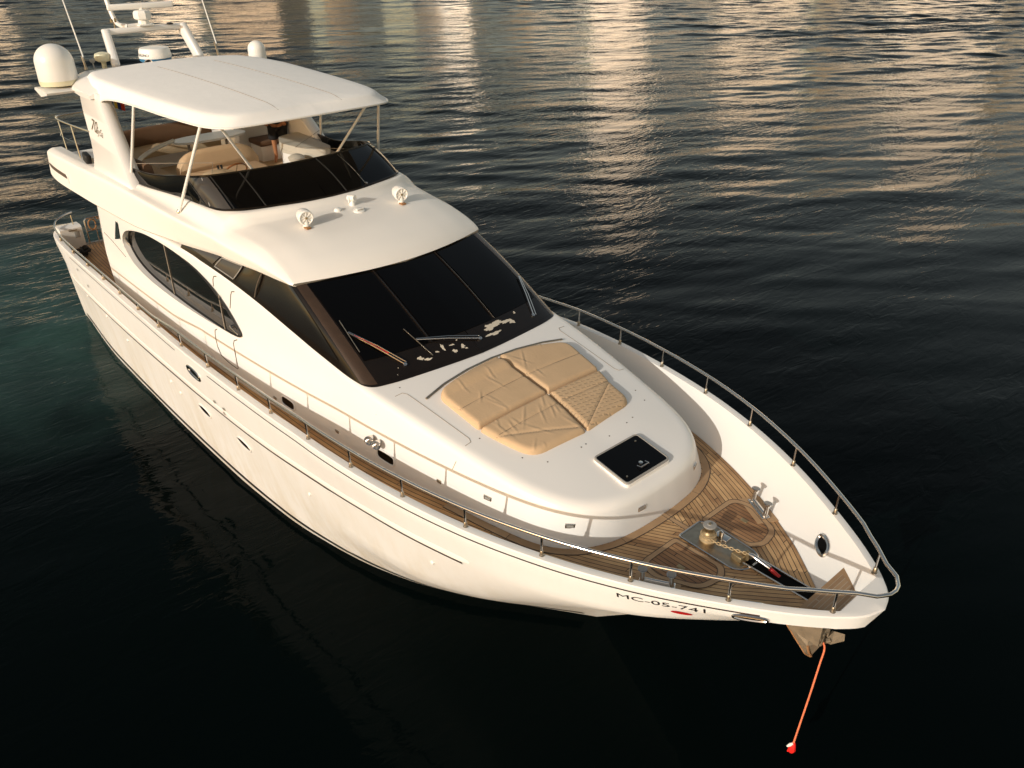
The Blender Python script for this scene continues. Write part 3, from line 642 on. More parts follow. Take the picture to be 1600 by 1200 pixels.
# wipers
def wiper(k0, v0, k1, v1, bl, sd0=-1, sd1=-1):
    r = PB()
    a, b_ = gpt(k0, v0, .05, sd0), gpt(k1, v1, .07, sd1)
    up = np.array([.012, 0, .022]); side = np.array([.03, .02, 0.])
    r.tube([a, b_], .009, 6); r.tube([a+side, b_+side*.3], .009, 6); r.lathe([(.03, 0), (.03, .05), (0, .055)], a-np.array([0, 0, .04]), (.4, 0, 1), 12)
    w = r.done('wiper_arm', 'steel', gh)
    if bl:
        q = PB(); q.tube([gpt(bl[0], bl[1], .03, bl[4]), gpt(bl[2], bl[3], .03, bl[4])], .008, 6); q.done('wiper_blade', 'steel_worn', w)
def wiper2(a, b_, c=None, d=None, red=False):
    a, b_ = Vector(a), Vector(b_); ax = (b_-a).normalized(); up = Vector((.46, -.1, .88)); sd_ = ax.cross(up).normalized()
    r = PB(); r.tube([a+up*.03, a*.5+b_*.5+up*.055, b_+up*.045], .010, 6); r.lathe([(.032, 0), (.030, .05), (0, .06)], a-up*.02, up, 12); w = r.done('wiper_arm', 'steel', gh)
    r = PB(); r.tube([a+up*.025+sd_*.05, a*.5+b_*.5+up*.05+sd_*.045, b_+up*.04+sd_*.02], .008, 6); r.done('wiper_rod', 'steel', w)
    if red:
        r = PB(); r.grid([[a+(b_-a)*t+up*(.05+.004*k)+sd_*(.006+.016*k*math.sin(math.pi*t)) for k in (0, 1)] for t in np.linspace(.3, .9, 10)]); r.done('red_stripe', 'red_float', w)
    if c:
        r = PB(); r.tube([Vector(c)+up*.02, Vector(d)+up*.02], .007, 6); r.done('wiper_blade', 'steel_worn', w)
wiper2((2.46, -1.24, 3.75), (1.64, -1.69, 4.11), (1.39, -1.67, 4.23), (1.99, -1.72, 3.94), True)
wiper2((2.58, .13, 3.77), (2.22, -.85, 3.93), (1.97, -.90, 4.05), (2.52, -.76, 3.76))
wiper2((2.45, 1.40, 3.73), (1.68, 1.75, 4.08))
# seams of the side lockers, portlights, deck lights on the house
def seam(name, pts, mat='seam', r=.005, parent=None):
    m = PB(); m.tube(pts, r, 5); return m.done(name, mat, parent or house)
for sd in (-1, 1):
    P = [house_pt(2.72, 3.30, .001, sd)]+[roof_pt(2.88, sd*y, .001) for y in (1.72, 1.60)]+[roof_pt(2.9+(x_-2.9), sd*np.interp(x_, [2.9, 4.3], [1.56, 1.47]), .001) for x_ in np.linspace(2.95, 4.26, 10)]+[roof_pt(4.33, sd*1.50, .001), roof_pt(4.34, sd*1.60, .001), house_pt(4.33, 3.22, .001, sd), house_pt(4.28, 3.08, .001, sd)]
    seam('locker_seam', P)
    # side door outline
    for L in ([(-2.06, 3.02), (-2.15, 2.97), (-2.17, 2.88), (-2.16, 2.78), (-2.12, 2.64), (-2.0, 2.51), (-1.72, 2.47), (-1.40, 2.47), (-1.36, 2.50), (-1.42, 2.72), (-1.46, 2.95), (-1.42, 3.02), (-1.30, 3.08)],
              [(-1.85, 4.10), (-1.95, 4.07), (-1.99, 4.0), (-2.0, 3.87)], [(-1.24, 4.0), (-1.34, 3.97), (-1.38, 3.9), (-1.45, 3.63)]):
        seam('door_seam', [house_pt(x_, z_, .002, sd) for x_, z_ in L], 'seam_dark', .009)
    m = PB(); p = house_pt(-1.42, 3.3, .05, sd); m.tube([p, p+Vector((.28, 0, -.04))], .014, 8); m.lathe([(.03, -.06), (.03, 0)], p, (0, sd, 0), 12); m.done('door_handle', 'steel', house)
    for x, z in ((.32, 2.50), (2.92, 2.66)):
        m = PB(); n = 24; P = []
        for k in range(n):
            t = 2*math.pi*k/n; c, s_ = math.cos(t), math.sin(t)
            P.append(house_pt(x+.20*math.copysign(abs(c)**.55, c), z+.085*math.copysign(abs(s_)**.6, s_), .006, sd))
        m.add(P+[house_pt(x, z, .006, sd)], [(k, (k+1) % n, n) for k in range(n)]); o = m.done('portlight', 'black_glass', house)
        r = PB(); r.tube(P, .016, 8, closed=True); r.done('rim', 'gelcoat', o)
    for x, z in ((-.1, 2.42), (1.7, 2.56), (4.05, 2.78)):
        p = house_pt(x, z, .0, sd); m = PB(); m.box(p, (.09, .03, .05), bev=.008); m.done('courtesy_light', 'steel_worn', house)
for x, y, nx, ny in ((4.95, -1.80, .25, -1), (6.1, -1.34, .75, -.7), (6.46, -.35, 1, -.1), (6.36, .95, .9, .4)):
    n = Vector((nx, ny, 0)).normalized(); h, nn, _, _ = HHB.ray_cast(Vector((x, y, 2.92))+n*.6-OFF, -n)
    if h is None: continue
    m = PB(); R_ = n.to_track_quat('X', 'Z').to_matrix(); m.box(h+OFF, (.02, .13, .07), R_, .006); o = m.done('step_light', 'steel', house)
    m = PB(); m.box(h+OFF+n*.009, (.01, .09, .035), R_); m.done('lens', 'grey_plastic', o)
m = PB()
for q in (0, .17):
    p = house_pt(2.62+q, 2.88-.02*q, .0); m.lathe([(.035, -.02), (.035, .05), (.06, .07), (.075, .14), (.07, .145), (.03, .08), (0, .08)], p, (.5, -.8, .1), 18)
m.done('horn', 'steel', house)
# sun pad bar, hatch
seam('sunpad_rail', [roof_pt(x, y, .014) for x, y in ((3.22, -1.42), (3.10, -1.0), (3.02, -.5), (2.99, 0), (3.02, .5), (3.10, 1.0), (3.2, 1.36))], 'steel_worn', .018)
hx0, hx1, hy = 5.60, 6.24, .45
def slope_z(x, y): return roof_pt(min(x, 6.2), y, 0).z
m = PB(); poly = rpoly([(hx0, -hy), (hx1, -hy), (hx1, hy), (hx0, hy)], .07)
zt = lambda x, o_: np.interp(x, [hx0, hx1], [slope_z(hx0, 0), slope_z(6.15, 0)])+o_
def slab(poly, o0, o1, inset=0.0):
    n = len(poly); cx = sum(p[0] for p in poly)/n; cy = sum(p[1] for p in poly)/n
    top = [(cx+(x-cx)*(1-inset), cy+(y-cy)*(1-inset)) for x, y in poly]
    q = MB(); q.grid([[(x, y, zt(x, o0)) for x, y in poly], [(x, y, zt(x, o1)) for x, y in top]], cv=True); q.F.append(tuple(range(n, 2*n))); return q
hh = PB(); s_ = slab(poly, -.05, .028); hh.add(s_.V, s_.F); ho = hh.done('deck_hatch', 'gelcoat', sharp=30)
hh = PB(); hh.tube([(x, y, zt(x, .034)) for x, y in rpoly([(hx0+.022, -hy+.022), (hx1-.022, -hy+.022), (hx1-.022, hy-.022), (hx0+.022, hy-.022)], .06)], .018, 8, closed=True); hh.done('hatch_frame', 'grey_plastic', ho)
hh = PB(); s_ = slab(rpoly([(hx0+.034, -hy+.034), (hx1-.034, -hy+.034), (hx1-.034, hy-.034), (hx0+.034, hy-.034)], .05), .02, .046); hh.add(s_.V, s_.F); hh.done('hatch_lens', 'black_glass', ho, sharp=30)
hh = PB(); zc = zt(6.1, .066); hh.tube([(6.08, -.07, zc), (6.14, -.07, zc+.01), (6.14, .09, zc+.01), (6.08, .09, zc)], .009, 6); hh.lathe([(.03, -.02), (.03, .02), (0, .025)], (6.07, .01, zc-.005), (0, 0, 1), 12); hh.done('hatch_handle', 'steel', ho)
hh = PB()
for x, y in ((5.72, .3), (6.13, -.33)): hh.lathe([(.014, -.01), (.014, .006), (0, .008)], (x, y, zt(x, .048)), (0, 0, 1), 10)
hh.done('hatch_bolt', 'steel_worn', ho)
for x, y in ((4.35, -1.36), (5.0, -1.16), (5.27, -.95), (5.34, -.38), (5.33, -.28), (5.40, .12), (5.34, .55), (5.30, .72), (5.1, 1.22), (4.85, 1.30), (2.75, -1.55)):
    p = roof_pt(x, y, 0); m = PB(); m.lathe([(.011, -.003), (.011, .003), (0, .004)], p, (.1, 0, 1), 8); m.done('deck_fastener', 'seam_dark', house)
# teak margin board round the house
m = PB(); uv = []; rows = []
for sg, rng_ in ((1, range(0, len(HBt))), (-1, range(len(HBt)-2, -1, -1))):
    for i in rng_:
        b2 = HBt[i]; j = min(max(i, 1), len(HBt)-2); tv = HBt[j+1]-HBt[j-1]; n_ = np.array([-tv[1], tv[0]]); n_ /= np.linalg.norm(n_)
        if i == len(HBt)-1: n_ = np.array([1., 0])
        if n_[1] < -.05 and n_[0] < .3: n_ = -n_
        if b2[0] < 4.2: continue
        r = []
        for w_ in (.0, .11):
            x, y = b2[0]+n_[0]*w_, b2[1]+n_[1]*w_; r.append((x, -sg*y, float(DZ(x))+.025*(1-(y/3)**2)+.005)); uv.append((len(rows)*.1, w_))
        rows.append(r)
m.grid(rows); m.done('margin_board', 'teak_margin', uv=uv)
seam('margin_seam', [(r[1][0], r[1][1], r[1][2]+.001) for r in rows], 'seam_dark', .006)

# ---- flybridge moulding with the forward brow
FS = [  # x, (y,z): bottom edge, ridge, fold, shoulder, inner top, q, centre, bulge
 (.44, (1.87, 4.555), (1.895, 4.585), (1.885, 4.60), (1.87, 4.61), (1.5, 4.62), (1.0, 4.625), (0, 4.625), .40),
 (.40, (1.90, 4.55), (1.93, 4.60), (1.91, 4.625), (1.88, 4.645), (1.5, 4.66), (1.0, 4.665), (0, 4.665), .40),
 (.25, (1.93, 4.55), (1.965, 4.645), (1.92, 4.69), (1.87, 4.72), (1.5, 4.755), (1.0, 4.77), (0, 4.775), .40),
 (0, (1.96, 4.545), (2.0, 4.68), (1.94, 4.75), (1.86, 4.80), (1.5, 4.855), (1.0, 4.875), (0, 4.885), .40),
 (-.6, (2.0, 4.52), (2.05, 4.73), (1.96, 4.84), (1.84, 4.915), (1.5, 4.98), (1.0, 5.01), (0, 5.02), .42),
 (-1.15, (2.04, 4.48), (2.11, 4.77), (2.0, 4.87), (1.86, 4.94), (1.5, 5.015), (1.0, 5.045), (0, 5.055), .45),
 (-1.48, (2.06, 4.455), (2.14, 4.79), (2.03, 4.885), (1.90, 4.95), (1.6, 5.02), (1.0, 5.055), (0, 5.065), .45),
 (-1.64, (2.07, 4.445), (2.155, 4.80), (2.045, 4.89), (1.93, 4.99), (1.68, 5.09), (1.0, 5.115), (0, 5.12), .45),
 (-1.74, (2.07, 4.44), (2.16, 4.81), (2.05, 4.895), (1.935, 5.07), (1.75, 5.18), (1.0, 5.20), (0, 5.205), .45),
 (-2.1, (2.10, 4.41), (2.20, 4.83), (2.07, 4.90), (1.945, 5.12), (1.78, 5.185), (1.0, 5.21), (0, 5.21), .45),
 (-2.5, (2.14, 4.37), (2.25, 4.85), (2.10, 4.90), (1.95, 5.13), (1.78, 5.14), (1.76, 4.42), (0, 4.42), .40),
 (-3.6, (2.26, 4.28), (2.34, 4.88), (2.13, 4.93), (1.99, 5.08), (1.86, 5.08), (1.84, 4.42), (0, 4.42), 0),
 (-5.0, (2.40, 4.20), (2.39, 4.90), (2.20, 4.93), (2.12, 4.99), (2.0, 4.99), (1.98, 4.42), (0, 4.42), 0),
 (-6.5, (2.46, 4.15), (2.43, 4.87), (2.28, 4.90), (2.2, 4.94), (2.06, 4.94), (2.04, 4.42), (0, 4.42), 0),
 (-8.0, (2.50, 4.13), (2.47, 4.82), (2.38, 4.855), (2.30, 4.87), (2.12, 4.85), (2.10, 4.42), (0, 4.42), 0),
 (-9.4, (2.52, 4.11), (2.48, 4.76), (2.40, 4.80), (2.33, 4.82), (2.12, 4.80), (2.10, 4.42), (0, 4.42), 0),
 (-10.3, (2.46, 4.13), (2.42, 4.68), (2.35, 4.725), (2.28, 4.75), (2.08, 4.74), (2.0, 4.42), (0, 4.42), 0),
 (-10.62, (2.32, 4.18), (2.28, 4.56), (2.22, 4.60), (2.17, 4.62), (1.98, 4.61), (1.95, 4.5), (0, 4.5), 0)]
FX = [-r[0] for r in FS]
ff = [pch(FX, [r[1+j] for r in FS]) for j in range(7)]; fbul = pch(FX, [r[8] for r in FS])
fx = np.unique(np.concatenate([np.linspace(.44, 0, 12), np.linspace(0, -1.4, 16), np.linspace(-1.4, -1.8, 14), np.linspace(-1.8, -2.1, 5), np.linspace(-2.1, -2.5, 6), np.linspace(-2.5, -10.62, 62)]))[::-1]
def fly_row(x, sgn):
    P = [ff[j](-x)[0] for j in range(7)]; bl = float(fbul(-x))
    b_, r, f_, s_, i_, q, c = [np.array(p) for p in P]
    out = [np.array([0, b_[1]+.03]), b_-np.array([.25, -.03]), b_-np.array([.03, 0])]+seg(b_-np.array([.03, 0]), b_+np.array([.0, .03]), 1)+seg(b_+np.array([.0, .03]), r*.86+b_*.14, 4)
    out += bez(r*.86+b_*.14, r, r*.75+f_*.25, 4)+seg(r*.75+f_*.25, f_*.7+r*.3, 2)+bez(f_*.7+r*.3, f_, f_*.55+s_*.45, 3)+seg(f_*.55+s_*.45, s_*.8+f_*.2, 1)+bez(s_*.8+f_*.2, s_, s_*.8+i_*.2, 3)+seg(s_*.8+i_*.2, i_, 2)+seg(i_, q, 4)+seg(q, c, 6)
    res = []
    for p in out:
        y = p[0]; res.append((x+bl*max(0, 1-(y/1.93)**2), -sgn*y, p[1]))
    return res
fm = PB(); A = [fly_row(x, 1) for x in fx]; B_ = [fly_row(x, -1) for x in fx]
rows = [a+b[::-1][1:] for a, b in zip(A, B_)]; fm.grid(rows, cv=False, cap0=True, cap1=True)
fly = fm.done('flybridge', 'gelcoat_top', sharp=34)
FB = BVHTree.FromPolygons([Vector(v) for v in fm.V], fm.F)
def fly_top(x, y, off=0):
    h, n, _, _ = FB.ray_cast(Vector((x, y, 6)), Vector((0, 0, -1))); return h+Vector((0, 0, off))
def fly_side(x, z, off=.005, sd=-1):
    h, n, _, _ = FB.ray_cast(Vector((x, sd*5, z)), Vector((0, -sd, 0))); return h+Vector((0, sd*off, 0))
for sd in (-1, 1):
    m = PB(); m.grid([[fly_side(x, 4.42+h_*min(1, (x+10.35)/.3), .004, sd) for h_ in (-.045, .045)] for x in np.linspace(-10.3, -8.7, 24)]); m.done('side_vent', 'seam_dark', fly)
for sd in (-1, 1):
    m = PB(); m.tube([fly_side(x, z, .008, sd) for x, z in [(-8.66, 4.30)]+[(-8.66, 4.45)]]+[fly_side(-8.72, 4.50, .01, sd)], .02, 6); m.done('vent_edge', 'gelcoat', fly)
# flybridge windscreen
SB = [(-5.55, 2.115, 4.97), (-5.0, 2.075, 4.985), (-4.4, 2.02, 5.02), (-3.7, 1.95, 5.075), (-3.1, 1.91, 5.105), (-2.5, 1.88, 5.14), (-2.02, 1.83, 5.17), (-1.74, 1.66, 5.195), (-1.55, 1.25, 5.20), (-1.37, .6, 5.205), (-1.31, 0, 5.205)]
ST = [(-5.75, 2.11, 5.22), (-5.2, 2.06, 5.24), (-4.65, 2.0, 5.27), (-4.1, 1.95, 5.35), (-3.6, 1.92, 5.45), (-3.2, 1.89, 5.52), (-2.9, 1.82, 5.57), (-2.68, 1.63, 5.60), (-2.54, 1.22, 5.61), (-2.43, .6, 5.615), (-2.39, 0, 5.62)]
SBc, STc = cr_path(SB, 10), cr_path(ST, 10)
def spt(k, v, off=0, sd=-1):
    def P(kx, vx):
        i = min(max(kx*10, 0), len(SBc)-1.001); j = int(i); f = i-j; b_ = SBc[j]*(1-f)+SBc[j+1]*f; t = STc[j]*(1-f)+STc[j+1]*f
        p = b_+(t-b_)*vx; u = .03*math.sin(math.pi*min(max(vx, 0), 1)); return p+np.array([u*.4, u*.3, u])
    p = P(k, v)
    if off:
        e = 1e-3; n = np.cross(P(min(k+e, 10), v)-P(k-e, v), P(k, v+e)-P(k, v-e)); n /= np.linalg.norm(n); n = n if n[2] > 0 else -n; p = p+n*off
    return np.array([p[0], p[1]*sd, p[2]])
m = PB(); rows = []
kf = [(k, -1) for k in np.linspace(0, 10, 71)]+[(k, 1) for k in np.linspace(10, 0, 71)[1:]]
for k, sd in kf: rows.append([spt(k, v, 0, sd) for v in np.linspace(0, 1, 7)]+[spt(k, v, -.02, sd) for v in np.linspace(1, 0, 4)])
m.grid(rows, cv=True, cap0=True, cap1=True); scr = m.done('flybridge_windscreen', 'black_glass', sharp=50)
m = PB(); m.tube([spt(k, 1.0, .0, sd) for k, sd in kf], .017, 6); m.done('screen_top_rail', 'mask_paint', scr)
m = PB(); m.tube([spt(k, .02, .004, sd) for k, sd in kf], .022, 6); m.done('screen_base_trim', 'mask_paint', scr)
for k, sd, mt in ((8.1, -1, 'mask_paint'), (9.5, 1, 'mask_paint'), (6.95, -1, 'mask_paint'), (5.0, -1, 'mask_paint'), (6.95, 1, 'mask_paint'), (5.0, 1, 'mask_paint')):
    m = PB(); m.tube([spt(k, v, .003, sd) for v in np.linspace(.03, .97, 8)], .013, 6); m.done('screen_mullion', 'black_rubber', scr)
for sd in (-1, 1):
    m = PB(); m.grid([[spt(k, v, .006, sd) for v in np.linspace(.05, .95, 6)] for k in np.linspace(5.1, 6.8, 8)]); m.done('side_screen_pane', 'smoked_panel', scr)
    m = PB(); m.tube([spt(5.4, .05, .012, sd), spt(6.4, .93, .012, sd)], .012, 6); m.done('screen_brace', 'grey_plastic', scr)
m = PB(); m.tube([spt(8.75, v, .02, 1) for v in np.linspace(.08, .93, 6)], .004, 6); m.lathe([(.03, -.01), (.03, .03), (0, .035)], spt(8.72, .06, .0, 1), (.3, 0, 1), 10); m.done('screen_wiper', 'steel', scr)
# hailers, searchlight, horn and sensor on the brow
def hailer(x, y):
    p = fly_top(x, y); m = PB(); ax = Vector((.96, -.20, -.06))
    m.lathe([(0, -.24), (.05, -.235), (.095, -.20), (.118, -.13), (.128, -.05), (.13, .02), (.118, .03)], p+Vector((0, 0, .17)), ax, 26)
    m.lathe([(.07, -.02), (.05, .05), (.045, .10)], p, (0, 0, 1), 14); o = m.done('hailer', 'white_paint')
    g = PB(); g.lathe([(.118, .027), (.08, .020), (.05, .015), (0, .012)], p+Vector((0, 0, .17)), ax, 24); g.done('cone', 'black_hole', o)
    g = PB(); u = ax.orthogonal().normalized(); w = ax.normalized().cross(u); c = p+Vector((0, 0, .17))+ax.normalized()*.035
    g.tube([c+(u*math.cos(t)+w*math.sin(t))*.112 for t in np.linspace(0, 2*math.pi, 25)[:-1]], .012, 6, closed=True)
    for k in range(4):
        d = u*math.cos(k*math.pi/4)+w*math.sin(k*math.pi/4); g.tube([c-d*.11, c+d*.11], .008, 5)
    g.done('grille', 'white_paint', o)
    g = PB(); g.lathe([(.022, -.004), (.022, .012), (0, .014)], c, ax, 10); g.done('centre_cap', 'bronze', o)
    g = PB(); g.box(p+Vector((.06, -.02, .012)), (.12, .09, .03), bev=.008); g.done('foot', 'rust', o)
hailer(-.62, -.97); hailer(-.62, .97)
p = fly_top(-1.05, .2); m = PB(); m.lathe([(.06, -.01), (.05, .05), (.03, .08)], p, (0, 0, 1), 14); m.lathe([(.03, -.09), (.05, -.08), (.055, .07), (.045, .08), (0, .06)], p+Vector((0, 0, .13)), (.9, .25, .1), 18); m.box(p+Vector((0, 0, .10)), (.03, .15, .10), bev=.006); m.done('searchlight', 'white_paint')
p = fly_top(-.95, -.16); m = PB(); m.lathe([(.07, -.03), (.068, .01), (.05, .05), (0, .065)], p, (.2, 0, 1), 18); m.done('sensor_bulb', 'white_paint')
p = fly_top(-.70, .12); m = PB(); m.lathe([(.10, -.02), (.10, .025), (.085, .035), (0, .035)], p, (.2, 0, 1), 22); m.box(p+Vector((.02, 0, .045)), (.05, .14, .03), bev=.008); o = m.done('vent_cowl', 'white_paint')
m = PB(); m.box(p+Vector((.0, 0, .037)), (.10, .11, .006)); m.done('vent_opening', 'grey_plastic', o)
# flybridge sole
deckm = PB(); deckm.add([(-2.3, -1.75, 4.43), (-2.3, 1.75, 4.43), (-5, 1.97, 4.43), (-10, 1.98, 4.43), (-10, -1.98, 4.43), (-5, -1.97, 4.43)], [(0, 1, 2, 3, 4, 5)])
deckm.done('flybridge_sole', 'cushion_sand', smooth=False)

# ---- radar arch
def leg(sd):
    m = PB(); rows = []
    for t in np.linspace(0, 1, 14):
        z = 4.78+t*(6.44-4.78); e = t**1.15
        xf = -4.95-1.75*e-.12*math.sin(math.pi*t); xa = -7.35-.55*e+.28*math.sin(math.pi*min(t*1.25, 1))*(1-t)
        yo = 2.30-.26*t; yi = yo-(.24+.05*(1-t)); c = .05
        rows.append([(xf, sd*(yo-c), z), (xf-c, sd*yo, z), (xa+c, sd*yo, z), (xa, sd*(yo-c), z), (xa, sd*(yi+c), z), (xa+c, sd*yi, z), (xf-c, sd*yi, z), (xf, sd*(yi+c), z)])
    m.grid(rows, cv=True, cap0=True, cap1=True); return m.done('arch_leg', 'gelcoat', arch, sharp=50)
arch = empty('radar_arch', (0, 0, 0), Y); 
m = PB(); rows = []
for y in np.linspace(-2.14, 2.14, 25):
    s_ = max(0, (abs(y)-1.55)/.59); zc = 6.62-.05*(y/2.1)**2-.15*s_**2; e = 1-.55*s_**2
    xa, xf = -8.75+.75*s_**2, -6.75-.14*s_**2
    pr = [(xf, -.20), (xf, -.05), (xf-.10, -.0), (xa+.25, .03), (xa+.06, .0), (xa, -.06), (xa+.05, -.16), (xa+.5, -.24)]
    rows.append([(a, y, zc+b_*(e if b_ < 0 else 1)) for a, b_ in pr])
m.grid(rows, cv=True, cap0=True, cap1=True); m.done('cross_beam', 'gelcoat', arch, sharp=45)
for sd in (-1, 1): leg(sd)
for sd in (-1, 1):
    m = PB(); m.grid([[(x, sd*y, z) for x, z in ((-7.85, 6.33), (-7.8, 6.38), (-8.2, 6.42), (-8.62, 6.40), (-8.68, 6.35), (-8.3, 6.25))] for y in (1.95, 2.35, 2.58, 2.68)], cv=True, cap0=True, cap1=True)
    m.done('dome_bracket', 'gelcoat', arch, sharp=50)
# name on the arch legs
for sd in (-1,):
    ROOT = np.array([-7.22, 0, 5.70]); 
    m = PB()
    for txt, size, ox, oz in (('70', .34, 0, 0), ('SySa', .21, .30, .0)):
        V, F = text_mesh(txt, size, .35, .0)
        m.add([(ROOT[0]+ox+v.x*1.05, -(2.30-.26*((ROOT[2]+oz+v.y-4.78)/1.66))-.012, ROOT[2]+oz+v.y-.10*(ox+v.x)) for v in V], F)
    m.done('name_lettering', 'steel_worn', arch, smooth=False)
# satellite domes, radars, mast
def dome(x, y, z, r, h, name, label=None):
    m = PB(); m.lathe([(r*.97, .0), (r, .04), (r, h*.12)], (x, y, z), (-.03, 0, 1), 36); o = m.done(name, 'cream_plastic')
    g = PB(); g.lathe([(r*.985, h*.115)]+[(r*(1.0-.02*t), h*(.13+.42*t)) for t in (0, .5, 1)]+[(r*.98*math.cos(a), h*.55+h*.45*math.sin(a)) for a in np.linspace(.15, math.pi/2, 10)], (x, y, z), (-.03, 0, 1), 36); g.done('radome', 'white_paint', o); return o
dome(-8.36, -2.24, 6.44, .385, .80, 'satellite_dome'); 
m = PB(); m.lathe([(.10, -.05), (.08, .03), (.12, .06)], (-8.25, 2.25, 6.42), (0, 0, 1), 16); m.done('dome_pedestal', 'rust', arch)
dome(-8.25, 2.25, 6.47, .21, .44, 'television_dome')
m = PB()
def bar(p0, p1, a, b_, m):  # rounded rectangular bar
    d = (Vector(p1)-Vector(p0)); L = d.length; R_ = d.to_track_quat('X', 'Z').to_matrix(); m.box((Vector(p0)+Vector(p1))/2, (L, a, b_), R_, min(a, b_)*.35)
for sd in (-1, 1): bar((-8.55, sd*.96, 6.60), (-9.08, sd*.86, 7.30), .17, .25, m)
bar((-9.08, -.93, 7.28), (-9.08, .93, 7.28), .22, .12, m); mast = m.done('mast_frame', 'gelcoat')
m = PB(); m.tube(cr_path([(-9.1, -.35, 7.36), (-9.25, -.52, 7.42), (-9.42, -.56, 7.75), (-9.6, -.56, 8.25), (-9.68, -.5, 8.45)], 6), .05, 10); m.tube([(-9.1, -.35, 7.36), (-9.1, .05, 7.36)], .045, 8); m.done('mast_pole', 'gelcoat', mast)
m = PB(); m.tube([(-9.08, -.64, 7.33), (-9.08, -.64, 7.46)], .012, 6); m.lathe([(.03, 0), (.035, .05), (0, .09)], (-9.08, -.68, 7.46), (0, 0, 1), 10); m.lathe([(.02, 0), (.03, .07), (0, .09)], (-9.08, -.6, 7.46), (0, 0, 1), 10); m.done('anchor_light', 'bronze', mast)
m = PB(); m.box((-9.1, .02, 7.365), (.34, .34, .04), bev=.01); m.lathe([(.13, .02), (.12, .10), (.15, .11), (.19, .13), (.205, .17), (.2, .26), (.17, .30), (.06, .32), (.06, .36), (0, .36)], (-9.1, .02, 7.36), (0, 0, 1), 8); rs = m.done('radar_scanner', 'white_paint', sharp=30)
m = PB(); c = Vector((-9.1, .02, 7.75)); m.box(c, (.10, 1.42, .13), Matrix.Rotation(math.radians(-8), 3, 'Z'), .035); m.done('scanner_bar', 'white_paint', rs)
m = PB(); m.lathe([(.30, 0), (.335, .03), (.34, .09)], (-8.25, -.18, 6.70), (0, 0, 1), 36); rd = m.done('radar_radome', 'blue_paint')
m = PB(); m.lathe([(.345, .085), (.345, .12), (.325, .24), (.30, .285), (.2, .30), (0, .305)], (-8.25, -.18, 6.70), (0, 0, 1), 36); m.done('radome_cover', 'white_paint', rd)
V, F = text_mesh('FURUNO', .085, 0, 0); m = PB(); wid = max(v.x for v in V)
pp = []
for v in V:
    a = math.radians(-72)+(v.x-wid/2)/.34; pp.append((-8.25+.347*math.cos(a), -.18+.347*math.sin(a), 6.70+.135+v.y))
m.add(pp, F); m.done('radar_lettering', 'letter_black', rd, smooth=False)
for sd in (-1, 1):
    m = PB(); b0 = Vector((-8.82, sd*1.52, 6.60)); m.tube([b0+Vector((0, 0, .25)), b0+Vector((-.47, 0, 1.35)), b0+Vector((-.98, 0, 2.65))], [.016, .013, .008], 8); wa = m.done('whip_antenna', 'white_paint')
    m = PB(); m.tube([b0, b0+Vector((0, 0, .05)), b0+Vector((-.1, 0, .27))], [.035, .025, .02], 8); m.done('ratchet_mount', 'steel_worn', wa)
m = PB(); m.lathe([(.05, 0), (.05, .12), (.12, .14), (.16, .17), (.17, .24), (.15, .30), (.06, .33), (0, .33)], (-8.75, -1.15, 6.60), (.03, 0, 1), 20); m.done('gps_antenna', 'cream_plastic')
m = PB(); m.tube([(-8.55, -1.42, 6.6), (-8.6, -1.42, 6.76)], .014, 6); m.lathe([(.03, 0), (.055, .03), (.05, .08), (0, .10)], (-8.6, -1.42, 6.75), (0, 0, 1), 14); m.done('small_antenna', 'grey_plastic')
m = PB(); m.lathe([(0, -.2), (.02, -.19), (.025, -.02), (.05, .06), (.095, .12), (.10, .125), (.08, .10), (.03, .02), (0, .02)], (-7.95, -.42, 6.72), (.8, -.55, 0), 20); m.tube([(-8.1, -.35, 6.6), (-8.05, -.37, 6.70)], .02, 6); ah = m.done('air_horn', 'steel')
m = PB(); m.lathe([(.045, .04), (0, .045)], (-7.95, -.42, 6.72), (.8, -.55, 0), 16); m.done('horn_throat', 'black_hole', ah)
m = PB(); m.box((-8.95, .55, 7.36), (.16, .10, .03), bev=.008); m.done('cable_gland', 'black_rubber', mast)

# ---- bimini top
BO = [(-8.0, 1.82, 6.55), (-7.3, 1.99, 6.36), (-6.8, 2.035, 6.26), (-6.35, 2.04, 6.38), (-5.6, 2.03, 6.47), (-4.6, 2.0, 6.51), (-3.6, 1.95, 6.52), (-2.7, 1.88, 6.53), (-2.15, 1.80, 6.54), (-1.8, 1.62, 6.55), (-1.66, 1.35, 6.56), (-1.56, .7, 6.58), (-1.52, 0, 6.59)]
BOc = cr_path(BO, 6)
def bim_rows(sd):
    rows = []
    for p in BOc:
        sx = min(max(p[0], -7.85), -2.4); S = np.array([sx, 0, 6.83-.006*(sx+4.5)**2]); d = S-p; d[2] = 0; d /= max(np.linalg.norm(d), 1e-6)
        top = np.interp(p[0], [-8.0, -7.0, -6.2, -3.0, -1.8], [6.66, 6.68, 6.70, 6.715, 6.715]); h = top-p[2]; ins = np.interp(p[0], [-6, -2.6, -1.7], [.13, .17, .27])
        e0 = p+d*ins+np.array([0, 0, h]); prof = [p+d*.05+np.array([0, 0, .01]), p]+seg(p, p*.13+e0*.87, 4)
        S2 = e0+(S-e0)*.045; S2[2] = e0[2]+.018; prof += bez(p*.13+e0*.87, e0, S2, 4)
        e = prof[-1]
        for q in np.linspace(0, 1, 9)[1:]:
            z = e[2]+(S[2]-e[2])*(1-(1-q)**1.8); x = e+(S-e)*q; prof.append(np.array([x[0], x[1], z]))
        rows.append([(a[0], sd*a[1], a[2]) for a in prof])
    return rows
m = PB(); A = bim_rows(-1); B_ = bim_rows(1); m.grid([a+b[::-1][1:] for a, b in zip(A, B_)]); bim = m.done('bimini_canopy', 'canvas', sharp=70)
